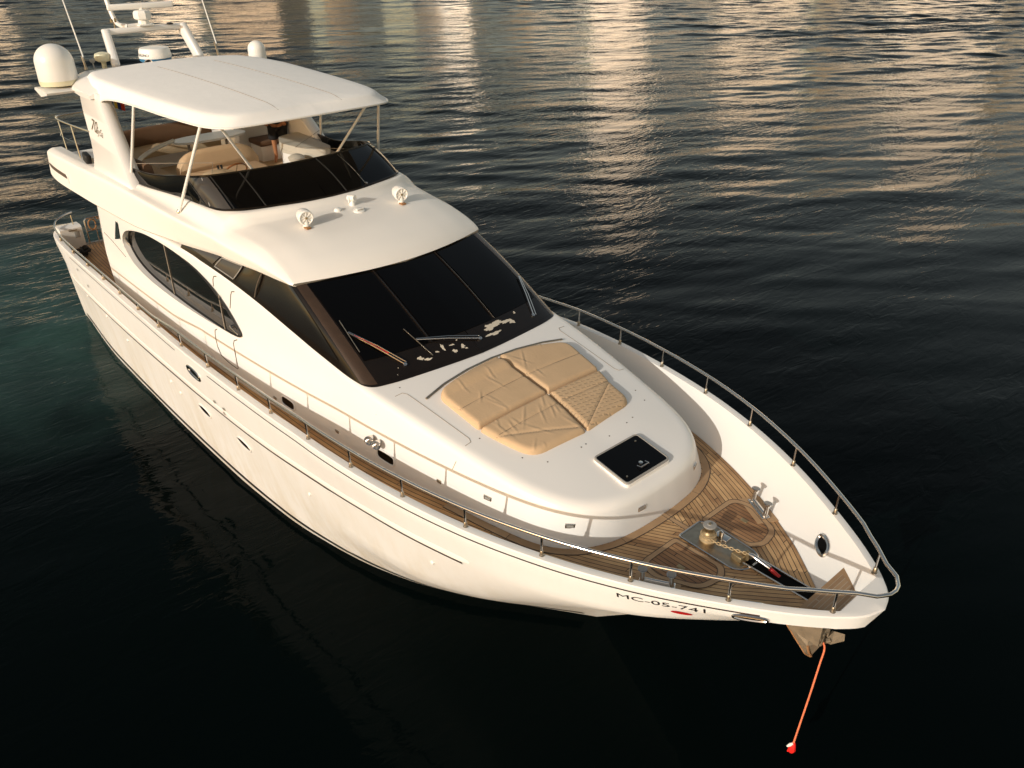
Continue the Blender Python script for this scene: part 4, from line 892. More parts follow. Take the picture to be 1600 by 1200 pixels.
BBV = BVHTree.FromPolygons([Vector(v) for v in m.V], m.F)
def bim_top(x, y, off=0):
    h, n, _, _ = BBV.ray_cast(Vector((x, y, 8)), Vector((0, 0, -1))); return h+Vector((0, 0, off))
for y in (-.62, .62): seam('canopy_seam', [bim_top(x, y, .001) for x in np.linspace(-7.0, -1.78, 30)], 'seam', .006, bim)
m = PB(); m.tube([(x, sd*y, z+.01) for sd, it in ((-1, BOc), (1, BOc[::-1][1:])) for x, y, z in [(p[0]-.01, p[1]-.02, p[2]) for p in it]], .02, 6); m.done('canopy_frame', 'white_paint', bim)
def pole(name, a, b_, r=.028, parent=None):
    m = PB(); m.tube([a, b_], r, 10); o = m.done(name, 'white_paint', parent); 
    f = PB(); f.lathe([(.05, -.01), (.045, .03), (.03, .05)], a, Vector(b_)-Vector(a), 12); f.done('pole_foot', 'steel', o); return o
for sd in (-1, 1):
    pole('canopy_pole', (-5.45, sd*2.14, 5.02), (-4.86, sd*1.97, 6.50))
    pole('canopy_pole', (-3.15, sd*2.14, 4.93), (-2.36, sd*1.78, 6.52))
    pole('canopy_pole', (-2.6, sd*.86, 5.55), (-2.25, sd*1.52, 6.55), .024)
    m = PB(); m.tube([(-5.3, sd*2.05, 5.35), (-4.3, sd*.9, 5.36), (-3.2, sd*1.4, 5.45)], .006, 5); m.done('tension_cord', 'seam', bim)
m = PB(); m.tube([(-7.0, 2.0, 6.3), (-6.2, 2.1, 5.3)], .016, 6); m.done('boarding_pole', 'white_paint', bim)

# ---- flybridge furniture
def padbox(name, c, d, mat, parent, bev=.06, rot=0):
    m = PB(); m.box(c, d, Matrix.Rotation(rot, 3, 'Z'), bev); return m.done(name, mat, parent, sharp=60)
sofa = empty('flybridge_sofa', (0, 0, 0), Y)
m = PB()
path = [(-5.45, -1.78), (-6.4, -1.84), (-7.6, -1.85), (-8.35, -1.55), (-8.62, -.9), (-8.66, 0), (-8.6, .9)]
pc = cr_path([(*p, 0) for p in path], 6)
def sweep(pc, prof):
    rows = []
    for i, p in enumerate(pc):
        t = pc[min(i+1, len(pc)-1)]-pc[max(i-1, 0)]; t = t/np.linalg.norm(t); n = np.array([-t[1], t[0], 0])   # towards port / forward: inside of the curve
        if np.dot(n[:2], np.array([-6.6, .2])-p[:2]) < 0: n = -n
        rows.append([tuple(p+n*a+np.array([0, 0, z])) for a, z in prof])
    return rows
m = PB(); m.grid(sweep(pc, [(-.08, 4.7), (-.10, 5.15), (-.06, 5.24), (.02, 5.26), (.09, 5.22), (.14, 4.85)]), cv=True, cap0=True, cap1=True); m.done('backrest', 'cushion_brown', sofa, sharp=70)
m = PB(); m.grid(sweep(pc, [(.08, 4.70), (.08, 4.84), (.14, 4.88), (.60, 4.88), (.66, 4.84), (.66, 4.72)]), cv=True, cap0=True, cap1=True); m.done('seat', 'cushion_sand', sofa, sharp=60)
m = PB(); m.grid(sweep(pc, [(-.02, 4.43), (-.02, 4.72), (.60, 4.72), (.60, 4.43)]), cv=True, cap0=True, cap1=True); m.done('base', 'gelcoat', sofa, sharp=60)
tb = empty('flybridge_table', (0, 0, 0), Y)
m = PB(); P = [(-7.35+.33*math.copysign(abs(math.cos(t))**.8, math.cos(t)), .35+.86*math.copysign(abs(math.sin(t))**.8, math.sin(t))) for t in np.linspace(0, 2*math.pi, 40)[:-1]]
m.prism(P, 5.08, 5.125); m.done('table_top', 'gelcoat', tb, sharp=40)
for y in (-.15, .75):
    m = PB(); m.tube([(-7.35, y, 4.43), (-7.35, y, 5.09)], .045, 12); m.done('table_leg', 'steel', tb)
m = PB(); m.tube([(-7.35, -.15, 4.75), (-7.35, .75, 4.75)], .02, 8); m.done('stretcher', 'steel', tb)
gr = PB(); gr.tube(cr_path([(-6.3, -1.72, 5.0), (-6.7, -1.45, 5.08), (-7.05, -1.0, 5.13), (-7.3, -.5, 5.17)], 6), .045, 8); gr.done('folded_awning_tube', 'white_paint')
hs = empty('helm_seat', (0, 0, 0), Y)
m = PB(); rows = []
for y in np.linspace(-1.12, .62, 19):
    e = max(0, 1-abs((y+.25)/.88)**4)**.5; zt_ = 4.92+.40*e
    rows.append([(-5.50, y, 4.62), (-5.52, y, zt_-.08*e), (-5.58, y, zt_), (-5.70, y, zt_-.01), (-5.76, y, zt_-.08*e), (-5.74, y, 4.62)])
m.grid(rows, cv=True, cap0=True, cap1=True); m.done('backrest', 'cushion_tan', hs, sharp=60)
padbox('seat', (-5.2, -.25, 4.84), (.62, 1.62, .16), 'cushion_tan', hs); padbox('base', (-5.25, -.25, 4.60), (.55, 1.5, .34), 'gelcoat', hs, .03)
hc = empty('helm_console', (0, 0, 0), Y)
m = PB(); rows = []
for y in np.linspace(-1.32, -.62, 11):
    e = max(0, 1-abs((y+.97)/.36)**3)**.5
    rows.append([(-4.25, y, 4.43), (-4.25, y, 4.9+.22*e), (-4.1, y, 5.08+.20*e), (-3.75, y, 5.10+.22*e), (-3.3, y, 5.06), (-3.3, y, 4.43)])
m.grid(rows, cv=True, cap0=True, cap1=True); m.done('binnacle', 'cushion_sand', hc, sharp=50)
padbox('dashboard', (-3.0, 0, 4.9), (.8, 3.2, .3), 'gelcoat', hc, .08)
m = PB(); wc = Vector((-4.28, -.48, 5.12)); ax = Vector((-.75, 0, .65)).normalized(); u = Vector((0, 1, 0)); w = ax.cross(u)
m.tube([wc+(u*math.cos(t)+w*math.sin(t))*.24 for t in np.linspace(0, 2*math.pi, 33)[:-1]], .017, 8, closed=True); wh = m.done('steering_wheel', 'varnish', hc)
m = PB()
for k in range(3):
    a = k*2*math.pi/3+.5; m.tube([wc-ax*.03, wc+(u*math.cos(a)+w*math.sin(a))*.235], .010, 6)
m.tube([wc-ax*.03, wc-ax*.30], .03, 8); m.done('spokes', 'steel', wh)
m = PB()
for y in (-.93, -.86): m.lathe([(.02, 0), (.02, .05), (.03, .07), (0, .08)], (-4.0, y, 5.30), (-.3, 0, 1), 10)
m.done('throttle_knobs', 'black_rubber', hc)
m = PB(); m.lathe([(.05, 0), (.16, .02), (.18, .09), (.10, .14), (0, .15)], (-4.6, 1.05, 4.98), (0, 0, 1), 20); m.done('stool_top', 'cushion_beige', hc)
m = PB(); m.tube([(-4.6, 1.05, 4.43), (-4.6, 1.05, 4.99)], .04, 10); m.done('stool_post', 'steel', hc)
wb = empty('wet_bar', (0, 0, 0), Y)
m = PB(); m.prism(rpoly([(-8.05, 1.25), (-7.55, 1.15), (-7.55, 2.0), (-8.4, 2.0), (-8.4, 1.4)], .08), 4.43, 5.12); m.done('cabinet', 'gelcoat', wb, sharp=40)
padbox('worktop', (-7.95, 1.6, 5.14), (.9, .8, .04), 'gelcoat_top', wb, .01); padbox('seat', (-7.22, 1.66, 4.84), (.62, .62, .12), 'cushion_brown', wb, .04)
padbox('seat_base', (-7.22, 1.66, 4.6), (.56, .56, .36), 'gelcoat', wb, .02)
sb = empty('flybridge_sunbed', (0, 0, 0), Y)
P = rpoly([(-6.05, 1.40), (-6.2, 1.98), (-4.5, 1.88), (-4.32, 1.62), (-4.75, 1.28), (-5.5, 1.15)], .12)
m = PB(); m.prism(P, 4.98, 5.05); m.prism([(-5.3+(x+5.3)*.985, 1.55+(y-1.55)*.97) for x, y in P], 5.05, 5.18); m.done('cushion', 'cushion_beige', sb, sharp=50)
m = PB(); m.prism([(-5.3+(x+5.3)*.96, 1.55+(y-1.55)*.95) for x, y in P], 4.43, 4.98); m.done('cabinet', 'gelcoat', sb, sharp=40)
m = PB(); m.box((-5.05, 1.22, 4.72), (.012, .01, .5)); m.done('door_seam', 'seam', sb)

# ---- rails
def rail_h(x): return float(np.interp(x, [-12, -3.95, -2.75, -1, 9.6], [.17, .17, .285, .295, .295]))
SX = [9.16, 8.30, 7.37, 6.38, 5.35, 4.30, 3.25, 2.18, 1.02, -.12, -1.33, -2.55, -3.72, -4.85, -5.95, -7.02, -8.13, -9.24, -10.36]
def cap_mid(x, sd):
    y = max(float(GY(x))-.085*(1 if x < 8.8 else 1.3), 0); return Vector((x, sd*y, float(GZ(x))+.02))
rail = empty('guard_rail', (0, 0, 0), Y)
def railtop(x, sd):
    p = cap_mid(x, sd); return p+Vector((0, sd*.012, rail_h(x)))
pts = [railtop(x, -1) for x in np.linspace(-10.6, 8.95, 120)]
tip = [railtop(9.1, -1), Vector((9.30, -.33, 3.50)), Vector((9.47, -.22, 3.505)), Vector((9.55, -.09, 3.505)), Vector((9.565, 0, 3.505))]
full = pts+tip+[Vector((v.x, -v.y, v.z)) for v in reversed(tip[:-1])]+[Vector((v.x, -v.y, v.z)) for v in reversed(pts)]
st0 = [Vector((-11.26, -2.02, 2.88)), Vector((-11.32, -2.22, 2.82)), Vector((-11.28, -2.44, 2.73)), Vector((-11.0, -2.58, 2.67))]
full = cr_path(st0, 4)+[tuple(v) for v in full]+cr_path([Vector((v.x, -v.y, v.z)) for v in reversed(st0)], 4)
m = PB(); m.tube(full, .023, 10); m.done('handrail', 'steel', rail)
for sd in (-1, 1):
    for x in SX:
        a = cap_mid(x, sd); b_ = railtop(x, sd); m = PB(); m.tube([a, b_], .0155, 8); s_ = m.done('stanchion', 'steel', rail)
        m = PB(); m.lathe([(.034, -.012), (.033, .004), (.024, .010), (.022, .07), (.017, .076)], a, b_-a, 14); m.done('stanchion_base', 'steel_worn', s_)
    a = Vector((-11.12, sd*2.1, 2.58)); m = PB(); m.tube([a, a+Vector((-.04, 0, .25))], .0155, 8); m.done('stanchion', 'steel', rail)

# ---- stern: transom inside, panel, gate
for sd in (1, -1):
    m = PB(); rows = [[(x, sd*y, z) for x, z in ((-11.36, 1.7), (-11.36, 2.56-.02*(2.4-y)), (-11.3, 2.60), (-10.97, 2.60), (-10.92, 2.56), (-10.90, 2.0))] for y in (1.97, 2.2, 2.5)]
    m.grid(rows, cv=True, cap0=True, cap1=True); tr = m.done('transom_bulkhead', 'gelcoat', sharp=40)
m = PB(); m.box((-10.885, -2.12, 2.40), (.01, .12, .16), bev=.003); m.done('vent_grille', 'grey_plastic', tr)
m = PB(); m.box((-10.90, -2.2, 2.52), (.02, .2, .03), bev=.003); m.done('cleat_recess', 'steel_worn', tr)
m = PB(); gy0, gy1 = -1.88, -1.40; m.tube([(-10.9, gy0, 2.1), (-10.9, gy0, 2.70), (-10.9, gy0+.05, 2.75), (-10.9, gy1-.05, 2.75), (-10.9, gy1, 2.70), (-10.9, gy1, 2.1), (-10.9, gy0+.02, 2.1)], .020, 8); m.tube([(-10.9, gy0, 2.42), (-10.9, gy1, 2.42)], .013, 8); m.tube([(-10.9, -1.64, 2.1), (-10.9, -1.64, 2.75)], .013, 8); gt = m.done('stern_gate', 'steel')
m = PB(); m.tube([(-10.87, -1.72+.09*math.cos(t), 2.58+.13*math.sin(t)) for t in np.linspace(0, 6.0, 24)], .020, 6); m.done('lashing', 'rust', gt)
m = PB(); m.tube(cr_path([(-10.87, -1.58, 2.72), (-10.86, -1.50, 2.68), (-10.87, -1.45, 2.5), (-10.87, -1.44, 2.2)], 6), .018, 6); m.done('lashing', 'rust', gt)
m = PB(); m.box((-11.9, 0, .42), (1.4, 3.9, .14), bev=.05); m.done('swim_platform', 'teak_margin')
# flybridge aft rail
ar = empty('aft_deck_rail', (0, 0, 0), Y)
rp = [(-7.35, -2.16, 5.62), (-8.3, -2.18, 5.56), (-9.5, -2.18, 5.50), (-9.95, -2.1, 5.48), (-10.12, -1.85, 5.48), (-10.15, 0, 5.5), (-10.12, 1.85, 5.48), (-9.95, 2.1, 5.48), (-9.5, 2.18, 5.50), (-7.35, 2.16, 5.62)]
m = PB(); m.tube(cr_path(rp, 6), .021, 8); m.done('handrail', 'steel', ar)
m = PB(); m.tube(cr_path([(x, y, z-.38) for x, y, z in rp[1:-1]], 6), .006, 6); m.done('lifeline', 'steel', ar)
for x, y in ((-9.82, -2.12), (-8.62, -2.18), (-9.82, 2.12), (-8.62, 2.18), (-10.13, -.9), (-10.13, .9)):
    m = PB(); zt_ = 5.495 if x < -9 else 5.545; m.tube([(x+.12*(abs(y) > 2), y, 4.79 if abs(y) > 2 else 4.6), (x, y, zt_)], .017, 8); m.done('stanchion', 'steel', ar)
m = PB(); m.box((-7.85, -2.22, 4.98), (.26, .12, .20), Matrix.Rotation(.2, 3, 'Y'), .03); m.done('stern_lamp_housing', 'black_rubber', fly)
# emblem: dark arrow shape on the saloon quarter
for sd in (-1,):
    m = PB(); E_ = [(-6.68, 3.50), (-6.36, 3.98), (-6.26, 3.98), (-6.12, 3.42), (-6.34, 3.60)]; m.add([house_pt(x, z, .012, sd) for x, z in E_], [tuple(range(5))]); m.done('quarter_emblem', 'steel', house, smooth=False)
    seam('quarter_seam', [house_pt(x, z, .002, sd) for x, z in ((-7.38, 3.46), (-6.9, 3.38), (-6.25, 3.22))], 'seam_dark', .006)
    seam('quarter_seam', [fly_side(x, float(ff[0](-x)[1] if False else np.interp(x, [-7.3, -5, -3.2], [4.17, 4.23, 4.34])), .002, sd) for x in np.linspace(-7.2, -3.2, 14)], 'seam', .004, fly)

# ---- foredeck fittings
def dz(x, y): return float(DZ(x))+.025*(1-(y/3)**2)
wd = empty('windlass', (7.24, .03, dz(7.2, 0)), None); wd.parent = Y; wd.location = wd.location-OFF
def wl(mb, name, mat, parent=wd): 
    return build(name, [Vector(v)-OFF-wd.location for v in mb.V], mb.F, mat, parent)
z0 = dz(7.2, 0)
base_poly = rpoly([(6.94, -.18), (7.78, -.18), (7.9, -.05), (7.9, .20), (7.78, .30), (7.1, .34), (6.94, .25)], [.03, .14, .1, .1, .14, .05, .03])
m = MB(); m.prism(base_poly, z0+.002, z0+.018); wl(m, 'base_plate', 'steel_worn')
m = MB(); m.tube([(x, y, z0+.022) for x, y in base_poly], .014, 6, closed=True); wl(m, 'plate_edge', 'steel')
m = MB(); m.lathe([(.11, 0), (.11, .015), (.085, .035), (.085, .05), (.105, .065), (.105, .09), (.08, .105)], (7.22, .06, z0+.015), (0, 0, 1), 28); wl(m, 'gypsy', 'chain_metal')
m = MB(); m.lathe([(.08, .10), (.088, .115), (.068, .14), (.066, .18), (.08, .215)], (7.22, .06, z0+.015), (0, 0, 1), 28); wl(m, 'drum', 'bronze')
m = MB(); m.lathe([(.08, .214), (.088, .222), (.085, .236), (.036, .24), (.03, .247), (0, .247)], (7.22, .06, z0+.015), (0, 0, 1), 28); dc = wl(m, 'drum_cap', 'grey_plastic')
m = MB(); m.lathe([(.018, .246), (.018, .256), (0, .257)], (7.22, .06, z0+.015), (0, 0, 1), 8); wl(m, 'cap_bolt', 'bronze', dc)
m = MB(); m.box((7.34, .17, z0+.08), (.08, .04, .15), Matrix.Rotation(-.4, 3, 'Z'), .02); m.box((7.33, .22, z0+.03), (.2, .12, .03), bev=.01); wl(m, 'chain_stripper', 'steel')
m = MB(); m.box((7.70, .03, z0+.05), (.16, .10, .09), Matrix.Rotation(-.1, 3, 'Z'), .015); m.lathe([(.06, -.03), (.045, 0), (.06, .03)], (7.78, .10, z0+.08), (.2, 1, 0), 16); wl(m, 'chain_stopper', 'bronze')
# chute in the bow deck
m = PB(); m.add([(7.80, .0, dz(7.8, 0)+.008), (7.80, .19, dz(7.8, 0)+.008), (8.78, .20, dz(8.78, 0)+.012), (8.78, .02, dz(8.78, 0)+.012)], [(0, 1, 2, 3)]); m.done('anchor_chute', 'black_hole', smooth=False)
for y0, y1 in ((-.012, .008), (.202, .212)):
    m = PB(); m.box((8.29, (y0+y1)/2, dz(8.29, 0)+.012), (.98, .02, .03), Matrix.Rotation(math.atan2(y1-y0, .98), 3, 'Z'), .004); m.done('chute_edge', 'steel')
# foredeck hatches with margin frames
def deck_poly(name, P, mat, off, uvs=True):
    n = 6; m = PB(); c = (sum(p[0] for p in P)/len(P), sum(p[1] for p in P)/len(P)); V = [(x, y, dz(x, y)+off) for x, y in P]+[(*c, dz(*c)+off)]
    m.add(V, [(i, (i+1) % len(P), len(P)) for i in range(len(P))]); return m.done(name, mat, uv=[(v[0], v[1]) for v in V])
def frame(P, w, mat, off, name='hatch_margin'):
    m = PB(); uv = []; n = len(P); cx = sum(p[0] for p in P)/n; cy = sum(p[1] for p in P)/n; rows = []
    for x, y in P:
        d = np.array([cx-x, cy-y]); L = np.linalg.norm(d); x2, y2 = (np.array([x, y])+d/L*w); rows.append([(x, y, dz(x, y)+off), (x2, y2, dz(x2, y2)+off)]); uv += [(x, y), (x2, y2)]
    m.grid(rows, cu=True); o = m.done(name, mat, uv=uv)
    for q in (0, 1): seam('hatch_seam', [r[q] for r in rows]+[rows[0][q]], 'seam_dark', .005, o)
    return o
for sd in (1, -1):
    yo = lambda a: a if sd > 0 else -a+.10
    P = rpoly([(6.98, yo(.38)), (6.98, yo(.98)), (7.22, yo(1.02)), (7.66, yo(.80)), (7.72, yo(.52)), (7.62, yo(.38))], [.04, .14, .06, .10, .10, .06], 4)
    deck_poly('locker_hatch', P, 'teak_hatch', .006); frame(P, -.085, 'teak_margin', .008)
    m = PB(); m.box((7.32, yo(.72), dz(7.3, .7)+.012), (.10, .06, .008), bev=.002); m.done('lift_ring', 'bronze')
deck_poly('king_plank', [(6.42, .03), (6.95, .0), (6.95, .08), (6.42, .09)], 'teak_margin', .005)
seam('king_plank_seam', [(6.42, .03, dz(6.42, 0)+.005), (6.95, .0, dz(6.95, 0)+.005)], 'seam_dark', .004); seam('king_plank_seam', [(6.42, .09, dz(6.42, 0)+.005), (6.95, .08, dz(6.95, 0)+.005)], 'seam_dark', .004)
def bollard(sd):
    a, b_ = Vector((7.16, sd*1.15, 0)), Vector((7.46, sd*.98, 0)); a.z = dz(a.x, a.y); b_.z = dz(b_.x, b_.y)
    d = (b_-a).normalized(); R_ = d.to_track_quat('X', 'Z').to_matrix(); c = (a+b_)/2
    m = PB(); m.box(c+Vector((0, 0, .004)), (.56, .30, .008), R_); pl = m.done('bollard_plinth', 'teak_margin')
    m = PB(); m.box(c+Vector((0, 0, .02)), (.44, .12, .03), R_, .01); m.tube([a+Vector((0, 0, .05)), b_+Vector((0, 0, .05))], .028, 10); bo = m.done('mooring_bollard', 'steel')
    for p in (a, b_):
        q = PB(); o_ = Vector((0, 0, 0)); q.lathe([(.045, .02), (.032, .05), (.026, .19), (.04, .205), (.058, .222), (.058, .232), (0, .237)], p, Vector((-d.y*sd*0, sd*.12, 1)), 18); q.done('post', 'steel', bo)
        q = PB(); ax_ = Vector((0, sd*.12, 1)).normalized(); q.lathe([(.05, 0), (0, .002)], p+ax_*.236, ax_, 18); q.done('post_cap', 'grey_plastic', bo)
bollard(1); bollard(-1)
# bow seat with grating
m = PB(); uv = []
gp = [(8.80, -.52), (8.80, .52), (9.05, .36), (9.2, .2), (9.25, 0), (9.2, -.2), (9.05, -.36)]
V = [(x, y, 3.00) for x, y in gp]; m.add(V+[(x, y, 2.93) for x, y in gp], [tuple(range(7)), tuple(range(7, 14))[::-1]]+[(i, (i+1) % 7, 7+(i+1) % 7, 7+i) for i in range(7)])
bs = m.done('bow_step', 'teak_margin', uv=[(v[0]*.3, v[1]) for v in V+V], smooth=False)
m = PB(); V = [(9.0+(x-9.0)*.74, y*.74, 3.004) for x, y in gp]; m.add(V, [tuple(range(7))]); m.done('step_grating', 'teak_grating', bs, uv=[(v[1], v[0]) for v in V], smooth=False)
# bow roller under the stem
m = PB(); rp_ = hull_pt(8.72, 2.45, .0)
for y in (-.11, .11): m.prism([(0, 0)]*0 or [(8.60, y-.012), (8.98, y-.012), (8.98, y+.012), (8.60, y+.012)], 2.28, 2.62)
m.lathe([(.06, -.1), (.035, 0), (.06, .1)], (8.93, 0, 2.38), (0, 1, 0), 16); m.done('bow_roller', 'galvanised', sharp=40)

# ================================================================== separate things
# anchor chain from the windlass to the swivel
z1 = dz(7.5, 0)
def chain(p0, p1, n, parent=None):
    m = MB(); p0, p1 = Vector(p0), Vector(p1); d = (p1-p0).normalized(); u0 = d.orthogonal().normalized(); L = (p1-p0).length/n
    for k in range(n):
        c = p0+(p1-p0)*((k+.5)/n); c.z += .012*math.sin(math.pi*(k+.5)/n)*-1; u = u0 if k % 2 else d.cross(u0); a, b_ = L*.72, L*.36
        m.tube([c+d*(a*math.copysign(abs(math.cos(t))**.7, math.cos(t)))+u*(b_*math.sin(t)) for t in np.linspace(0, 2*math.pi, 15)[:-1]], L*.14, 6, closed=True)
    return m
m = chain((7.27, -.03, z1+.085), (7.82, .09, z1+.12), 13)
ch = m.done('anchor_chain', 'chain_metal'); tag(ch, 'short rusty chain stretched from the windlass gypsy to the anchor swivel', 'chain')
sw = MB(); sw.tube([(7.80, .09, z1+.12), (7.86, .095, z1+.12), (7.90, .10, z1+.11), (8.10, .115, z1+.07)], [.018, .034, .03, .03], 12); so_ = sw.done('anchor_swivel', 'steel', ch)
sw = MB(); sw.tube([(8.08, .115, z1+.07), (8.24, .12, z1+.02)], .026, 10); sw.done('painted_shackle', 'red_paint', ch)
# anchor hanging under the bow
an = empty('bow_anchor', (8.85, 0, 2.3)); tag(an, 'rusty galvanised plough anchor hanging under the bow roller', 'anchor')
AO = an.location
def ap(mb, name, mat): return build(name, [Vector(v)-AO for v in mb.V], mb.F, mat, an, sharp=25)
m = MB(); m.box((8.72, .0, 2.42), (.42, .05, .17), Matrix.Rotation(.5, 3, 'Y'), .015); m.box((8.93, .0, 2.30), (.10, .06, .20), bev=.02); ap(m, 'shank', 'galvanised')
tipv = Vector((8.93, .02, 1.88)); 
m = MB()
L1, L2, T_, N_, M_ = Vector((8.43, -.03, 2.31)), Vector((8.76, .0, 2.38)), Vector((8.88, .0, 1.95)), Vector((8.96, .10, 2.20)), Vector((8.85, -.085, 2.15)); K_ = Vector((8.74, .10, 2.16)); Q_ = Vector((8.83, -.06, 2.0))
m.add([L1, L2, T_, N_, M_, K_, Q_], [(0, 4, 1), (0, 6, 4), (6, 2, 4), (2, 3, 4), (3, 1, 4), (0, 1, 5), (1, 3, 5), (3, 2, 5), (2, 6, 5), (6, 0, 5)])
ap(m, 'fluke', 'galvanised')
m = MB()
A = [Vector((8.95, .08, 2.20)), Vector((9.0, .20, 2.32)), Vector((9.10, .27, 2.30)), Vector((9.12, .25, 2.22)), Vector((9.02, .14, 2.16))]
m.add(A+[v+Vector((-.04, .03, -.04)) for v in A], [tuple(range(5)), tuple(range(5, 10))[::-1]]+[(i, (i+1) % 5, 5+(i+1) % 5, 5+i) for i in range(5)]); m.tube([(8.9, .03, 2.16), (9.0, .14, 2.22)], .03, 8)
ap(m, 'stock_plate', 'galvanised')
m = MB(); m.tube([(8.85, -.085, 2.16), (8.87, -.06, 2.05), (8.885, .0, 1.955)], .014, 6); m.tube([(8.43, -.035, 2.305), (8.83, -.065, 2.0), (8.88, -.01, 1.95)], .008, 6); ap(m, 'fluke_rib', 'rust')
# trip line with float end
tl = MB(); tl.tube(cr_path([(8.90, -.02, 2.36), (8.97, .01, 2.26), (9.00, .04, 2.14), (9.0, .02, 1.9), (9.0, -.03, 1.4), (8.99, -.08, .8), (8.985, -.10, .52)], 6), .0115, 8)
to = tl.done('trip_line', 'orange_rope'); tag(to, 'thin orange rope hanging straight down from the bow anchor', 'rope')
fo = MB(); fo.lathe([(.018, .10), (.03, .07), (.04, .02), (.05, -.03), (.035, -.075), (.015, -.09)], (8.985, -.10, .44), (.05, 0, 1), 9); fo.lathe([(.012, 0), (.02, -.04), (.008, -.09)], (8.96, -.08, .40), (.3, .2, 1), 7); fo.done('frayed_end', 'red_float', to)
fo = MB(); fo.lathe([(.012, .05), (.022, .0), (.012, -.05)], (8.96, -.13, .50), (.5, .3, .8), 8); fo.done('whipping', 'white_paint', to)

# sun pad cushions
def cushion(P, th, mat, label, seams=(), r=.10, head=None, n_wr=0):
    P = rpoly(P, r, 6); cx = sum(p[0] for p in P)/len(P); cy = sum(p[1] for p in P)/len(P)
    bm = bmesh.new(); 
    from mathutils.geometry import delaunay_2d_cdt
    xs = [p[0] for p in P]; ys = [p[1] for p in P]; st = .021
    inner_pts = []
    PA = np.array(P); PAB = np.roll(PA, -1, 0)-PA; PL = np.maximum((PAB**2).sum(1), 1e-12)
    def edge_d(x, y):
        q = np.array([x, y])-PA; t = np.clip((q*PAB).sum(1)/PL, 0, 1); return float(np.sqrt(((q-PAB*t[:, None])**2).sum(1)).min())
    def inside(x, y):
        c = False; j = len(P)-1
        for i in range(len(P)):
            if (P[i][1] > y) != (P[j][1] > y) and x < (P[j][0]-P[i][0])*(y-P[i][1])/(P[j][1]-P[i][1])+P[i][0]: c = not c
            j = i
        return c
    for x in np.arange(min(xs)+.01, max(xs), st):
        for y in np.arange(min(ys)+.01, max(ys), st):
            if inside(x, y) and edge_d(x, y) > .012: inner_pts.append((x, y))
    verts = [Vector(p) for p in P]+[Vector(p) for p in inner_pts]
    vv, ee, fc, *_ = delaunay_2d_cdt(verts, [(i, (i+1) % len(P)) for i in range(len(P))], [], 1, 1e-5)
    rr = np.random.default_rng(abs(hash(label)) % 1000 if False else len(label)*7+int(cx*100) % 97)
    wr = [(rr.uniform(min(xs), max(xs)), rr.uniform(min(ys), max(ys)), rr.uniform(-.9, .5), rr.uniform(.10, .34)) for _ in range(n_wr)]
    def zoff(x, y):
        d = edge_d(x, y); z = th*math.sqrt(max(0, 1-(1-min(d/.075, 1))**2))
        for (ax, ay), (bx, by) in seams:
            a = np.array([ax, ay]); b_ = np.array([bx, by]); ab = b_-a; t = np.clip(np.dot(np.array([x, y])-a, ab)/(ab@ab), 0, 1); q = np.linalg.norm(np.array([x, y])-a-ab*t); z -= .016*math.exp(-(q/.022)**2)
        if head and x < head: z += .045*math.sin(math.pi*min(1, max(0, (head-x)/.30)))
        for wx, wy, wa, wl_ in wr:
            u = (x-wx)*math.cos(wa)+(y-wy)*math.sin(wa); w = -(x-wx)*math.sin(wa)+(y-wy)*math.cos(wa)
            if abs(u) < wl_: z += .0075*math.cos(u/wl_*math.pi/2)*(math.exp(-(w/.017)**2)-.5*math.exp(-((w-.032)/.018)**2))
        return z
    m = MB(); V = [(v.x, v.y, roof_pt(v.x, v.y, 0).z+.004+zoff(v.x, v.y)) for v in vv]
    n0 = len(P); V += [(p[0], p[1], roof_pt(p[0], p[1], 0).z-.01) for p in P]
    m.add(V, [tuple(f) for f in fc]+[(i, (i+1) % n0, len(vv)+(i+1) % n0, len(vv)+i) for i in range(n0)])
    o = m.done('sunpad_cushion', mat, sharp=80); tag(o, label, 'cushion', 'tan sun pad cushions on the coachroof')
    for (ax, ay), (bx, by) in seams:
        q = MB(); q.tube([(x, y, roof_pt(x, y, 0).z+.004+zoff(x, y)+.001) for x, y in zip(np.linspace(ax, bx, 24), np.linspace(ay, by, 24))], .0035, 4); q.done('piping', 'seam_dark', o)
    return o
g = .012
cushion([(3.30, -1.27), (3.10, -.6), (3.05, .09-g), (4.20, .07-g), (4.22, -1.27)], .085, 'cushion_tan', 'tan back cushion of the sun pad with a raised headrest roll, starboard side', [((3.78, -1.24), (3.72, .06))], [.16, .2, .05, .03, .05], head=3.45, n_wr=9)
cushion([(4.235, -1.27), (4.215, .07-g), (5.16, -.08-g), (5.10, -1.05), (4.6, -1.2)], .075, 'cushion_tan', 'creased tan front cushion of the sun pad with a diagonal seam, starboard side', [((4.52, -1.2), (4.50, .05)), ((4.56, -1.15), (5.10, -.12))], [.06, .03, .06, .22, .2], n_wr=16)
cushion([(3.05, .09+g), (3.12, .7), (3.34, 1.33), (4.20, 1.18), (4.20, .07+g)], .085, 'cushion_tan', 'smooth tan back cushion of the sun pad next to the far rail, port side', [((3.72, .1), (3.74, 1.24))], [.04, .2, .2, .06, .03], n_wr=4)
cushion([(4.215, .07+g), (4.215, 1.17), (4.62, 1.04), (5.05, .98), (5.16, -.08+g)], .075, 'cushion_quilted', 'quilted tan front cushion of the sun pad stitched with short dashes, port side', [((4.50, .1), (4.52, 1.05)), ((4.56, 1.0), (5.12, -.03))], [.03, .06, .12, .2, .05], n_wr=1)

